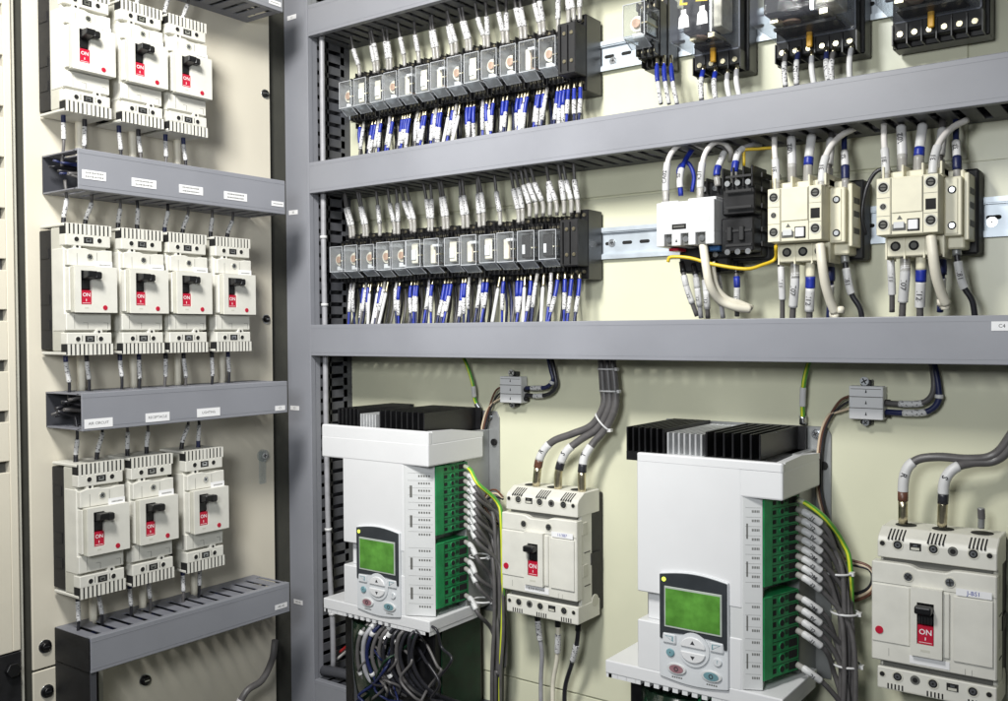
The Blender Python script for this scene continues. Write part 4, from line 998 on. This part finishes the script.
# wires at the connectors
pw('signal_wire','dark double-sleeved wire right of the left connector, upper one',[(526,388,.012),(537,388,.014),(547,387,.014),(553,380,.014),(551,370,.014),(547,352,.014)],.0030,WNAVY,[('marker_sleeve',.010,.028,MARK,1.15),('cable_tie',.045,.049,TIE,1.3)])
pw('signal_wire','dark wire right of the left connector, lower one',[(526,395,.012),(537,396,.014),(549,394,.014),(556,386,.014),(555,374,.014),(550,352,.014)],.0030,WBLK,[('marker_sleeve',.014,.030,MARK,1.15)])
pw('signal_wire','dark wire right of the right connector, upper one',[(886,403,.012),(905,404,.014),(922,403,.014),(932,395,.014),(934,380,.014),(930,355,.014)],.0032,WGREY,[('marker_sleeve',.014,.038,MARK,1.15)])
pw('signal_wire','navy wire right of the right connector, lower one',[(886,412,.012),(905,413,.014),(926,412,.014),(938,402,.014),(938,384,.014),(932,355,.014)],.0034,WNAVY,[('marker_sleeve',.018,.042,MARK,1.15),('cable_tie',.062,.066,TIE,1.3)])
LW = [('brown',WBRN,386,0),('black',WBLK,391,1.5),('beige',WBEI,397,-2)]
for nm,m,y,o in LW:
    pw('signal_wire','%s wire dropping from the left connector to the loop by the middle breaker' % nm,[(503,y,.012),(495+o,y+6,.012),(488+o,412,.012),(483+o,432,.012),(480+o,460,.012),(482+o,490,.014),(487+o,510,.016),(497+o,524,.02),(510,530,.03)],.0014,m)
    pw('signal_wire','%s wire dropping from the right connector behind the drive' % nm,[(851,y+(9.5 if nm!='beige' else 11),.012),(840+o,y+15,.012),(830+o,416,.012),(822+o,436,.012),(819+o,470,.012),(821+o,500,.012),(834+o,540,.012),(850,575,.014)],.0015,m)
for nm,m,o in (('brown',WBRN,0),('beige',WBEI,3.5),('dark',WBLK,7)):
    pw('signal_wire','%s loop of wire touching the left side of the middle breaker' % nm,[(503,497+o*.3,.03),(496,490+o,.024),(488,492+o,.02),(484,502+o,.02),(489,514+o*.8,.02),(500,521+o*.3,.024),(510,522,.03)],.0014,m)
    pw('signal_wire','%s loop of wire between the right drive and the right breaker' % nm,[(838,556+o*.4,.02),(850,560+o*.6,.02),(868,566+o*.4,.02),(876-o*.5,578,.02),(872-o*.5,592-o*.6,.02),(858,600-o,.02),(846,601-o,.02)],.0017,m)
# earth wires to the drives
pw('earth_wire','green and yellow earth wire arriving at the top of the left drive',[(461,352,.02),(468,368,.02),(473,385,.02),(475,400,.014),(480,409,.010)],.0026,WGRN,[('marker_sleeve',-.036,-.020,MARKG,1.25),('crimp',-.010,0,STEEL,1.5)],stripe=WYG)
pw('earth_wire','green and yellow earth wire arriving at the top of the right drive',[(813,352,.02),(807,368,.02),(803.5,385,.02),(802.5,405,.016),(803,424,.010)],.0028,WGRN,[('marker_sleeve',-.044,-.022,MARKG,1.3),('crimp',-.010,0,STEEL,1.5)],stripe=WYG)

# ================================================================== DRIVE WIRING
def loom(which, u0, v0, whites, base, T0_, dirx):
    """wires from the terminal strips on the right side of a drive into a bundle going down"""
    k = 0
    for (strip,cnt,pit,vs,use) in whites:
        for j in use:
            v = v0+vs+(cnt-1-j)*pit+pit/2
            a = Vector((u0+(.1985 if which == 'left' else .2020), v, .062 if which == 'left' else .078)); lane = k*.0042
            bu = u0+base[0]; bn = base[1]
            rr_, th = ((0,0),)[0] if k == 3 else (.0045 if k % 2 else .0085, k*2.4)
            if k == 3: rr_, th = 0., 0.
            if k == 0: rr_, th = (.0080, .3) if which == 'left' else (.0090, -1.5)
            ox = rr_*math.cos(th); on = rr_*math.sin(th)
            ey = -.018-.004*math.sin(k*1.9)
            p = [a, a+Vector((.014,-.004,.004)), Vector((a.x+.029, v-.020, .070)), Vector((bu-.008+ox, v-.047, bn+on*.8)), Vector((bu+ox, v-.078, bn+on)), Vector((bu+ox+.001, min(v-.14,v0+.02), bn+on)), Vector((bu+ox-.004, v0-.07, bn+on)), Vector((bu-.012+ox, v0-.17, bn+on-.01))]
            first = (strip == 'upper' and j == 0)
            lb = ('yellow green earth wire at the top of the %s terminals of the %s drive' if first else 'grey signal wire with white marker, %s in the %%s terminals of the %%s drive' % ORD[j]) % (strip, which)
            wire('signal_wire', lb, FR, p, .0029, WGRN if first else WGREY, [('ferrule',0,.010,FOG,1.2)] + ([('marker_sleeve',.009,.031,MARKD,1.38,random.choice(['IN3','IN5','COM','AI1','DI2','R01','IN8','24V']))] if not first else []), None, stripe=WYG if first else None, n=5, seg=7)
            k += 1
W_ = [('upper',9,.01015,.1290,(0,1,2,3,4,5,6,7,8)),('lower',7,.0124,.0300,(0,1,2,3,6))]
loom('left', -1.0132, -.4010, [W_[0],('lower',7,.0124,.0300,(0,2,3,6))], (.243,.045), None, 1)
loom('right', -.5472, -.3985, [W_[0],W_[1]], (.2485,.055), None, 1)
for (px,py,who) in ((480,556,'upper tie on the wire loom of the left drive'),(483,600,'lower tie on the wire loom of the left drive'),(838,572,'upper tie on the wire loom of the right drive'),(845,612,'middle tie on the wire loom of the right drive'),(847,664,'lower tie on the wire loom of the right drive')):
    tie(who, px, py, .05, .0145, .0140)
# cables under the left drive
for i in range(11):
    x = 356+i*5.6; m = [WGREY,WLG,WNAVY,WGREY,WGREY,WBLK,WBLK,WGREY,WBLK,WBLK,WBLK][i]; b_ = random.uniform(-2,3)
    pw('drive_cable','%s looping cable bulging in the dark under the left drive' % ['leftmost grey','pale','navy','third from left grey','fifth from left grey','leftmost black','second black','rightmost grey','third black','fourth black','rightmost black'][i],
       [(x+24-i*.8,613+i*1.2,.105),(x+14,622+i*.7,.128),(x+4,636,.140+b_*.002),(x+0+b_,655,.142),(x+5,674,.138),(x+17,689,.128),(x+34,698,.112),(x+52,704,.09)],.0028 if m != WLG else .0033,m,[('cable_tie',.040,.046,TIE,1.4),('cable_tie',.100,.105,TIE,1.4)] if i in (0,2,5) else ([('marker_sleeve',.014,.034,MARKG,1.4)] if i in (1,4,7) else []),cat='cable')
for i in range(16):
    x = 366+random.uniform(0,66); y = random.uniform(622,650); c = random.choice((WBLK,WGREY,WBLK,WNAVY,PCB,WGREY))
    pts = [(x,y,.122)]
    for j in range(5): pts.append((pts[-1][0]+random.uniform(-16,16), min(702, pts[-1][1]+random.uniform(4,22)), random.uniform(.122,.150)))
    pw('tangled_wire','dark thin wire in the tangle under the left drive',pts,random.uniform(.0012,.0022),c,[('cable_tie',.012,.018,TIE,1.5)] if i % 4 == 0 else [],group='tangle of dark wires under the left drive')
pw('signal_wire','red wire in the shade under the left drive',[(374,618,.10),(366,632,.08),(352,642,.06),(340,652,.05)],.0022,WRED,[('marker_sleeve',.02,.05,MARK,1.4)])
pw('signal_wire','pale sleeved wire beside the red one under the left drive',[(372,622,.11),(362,638,.09),(348,650,.06),(336,660,.05)],.0022,WWHT,[('ferrule',.05,.07,FOG,1.4)])
pw('conduit','dark conduit lying on the bottom trunking',[(322,670,.07),(345,674,.07),(372,682,.07),(400,690,.07)],.008,DUCTD,cat='conduit')
# small wires below the middle breaker
for i,(x,y) in enumerate(((537,618),(558,624),(579,628))):
    pw('power_wire','%s wire hanging below the middle breaker' % ['left','middle','right'][i],[(x,y-8,.04),(x+2-(i*2),y+14,.04),(x+5-i*6,y+35,.035),(x+4-i*9,y+60,.03),(x+4-i*9,y+90,.03)],.0030,(WLG,WIVO,WBLK)[i],[('crimp_sleeve',0,.014,BLACK,1.4),('marker_sleeve',.014+.01*i,.040+.01*i,MARK,1.4)])

# ================================================================== LIGHT AND CAMERA
def area(name, loc, target, size, power, col, sy=None, spread=pi):
    l = bpy.data.lights.new(name, 'AREA'); l.spread = spread; l.size = size; l.energy = power; l.color = col
    if sy: l.shape = 'RECTANGLE'; l.size_y = sy
    o = bpy.data.objects.new(name, l); COL.objects.link(o); o.location = loc
    o.rotation_euler = (Vector(target)-Vector(loc)).to_track_quat('-Z','Y').to_euler(); return o
area('key_lamp', (-.56,.20,ZC+.70), (-.88,.97,ZC+.10), .20, 7.6, (1,.985,.95), spread=math.radians(112))
area('fill_lamp', (-.22,-.20,ZC+.22), (-.72,1.0,ZC-.12), .26, 3.9, (.95,.98,1), spread=math.radians(120))
wd = bpy.data.worlds.new('World'); S.world = wd; wd.use_nodes = True
wd.node_tree.nodes['Background'].inputs['Color'].default_value = (.80,.86,.92,1)
wd.node_tree.nodes['Background'].inputs['Strength'].default_value = .05
cam = bpy.data.cameras.new('camera'); co = bpy.data.objects.new('camera', cam); COL.objects.link(co)
cam.sensor_width = 36; cam.sensor_fit = 'HORIZONTAL'; cam.lens = 36*FOC/PW; cam.clip_start = .01; cam.clip_end = 50
B = -FW
co.matrix_world = Matrix(((RT.x,UP.x,B.x,0),(RT.y,UP.y,B.y,0),(RT.z,UP.z,B.z,ZC),(0,0,0,1)))
S.camera = co
S.view_settings.view_transform = 'Standard'; S.view_settings.look = 'None'; S.view_settings.exposure = 0; S.view_settings.gamma = 1
S.render.engine = 'CYCLES'; S.cycles.use_denoising = True; S.cycles.max_bounces = 8; S.cycles.transparent_max_bounces = 16
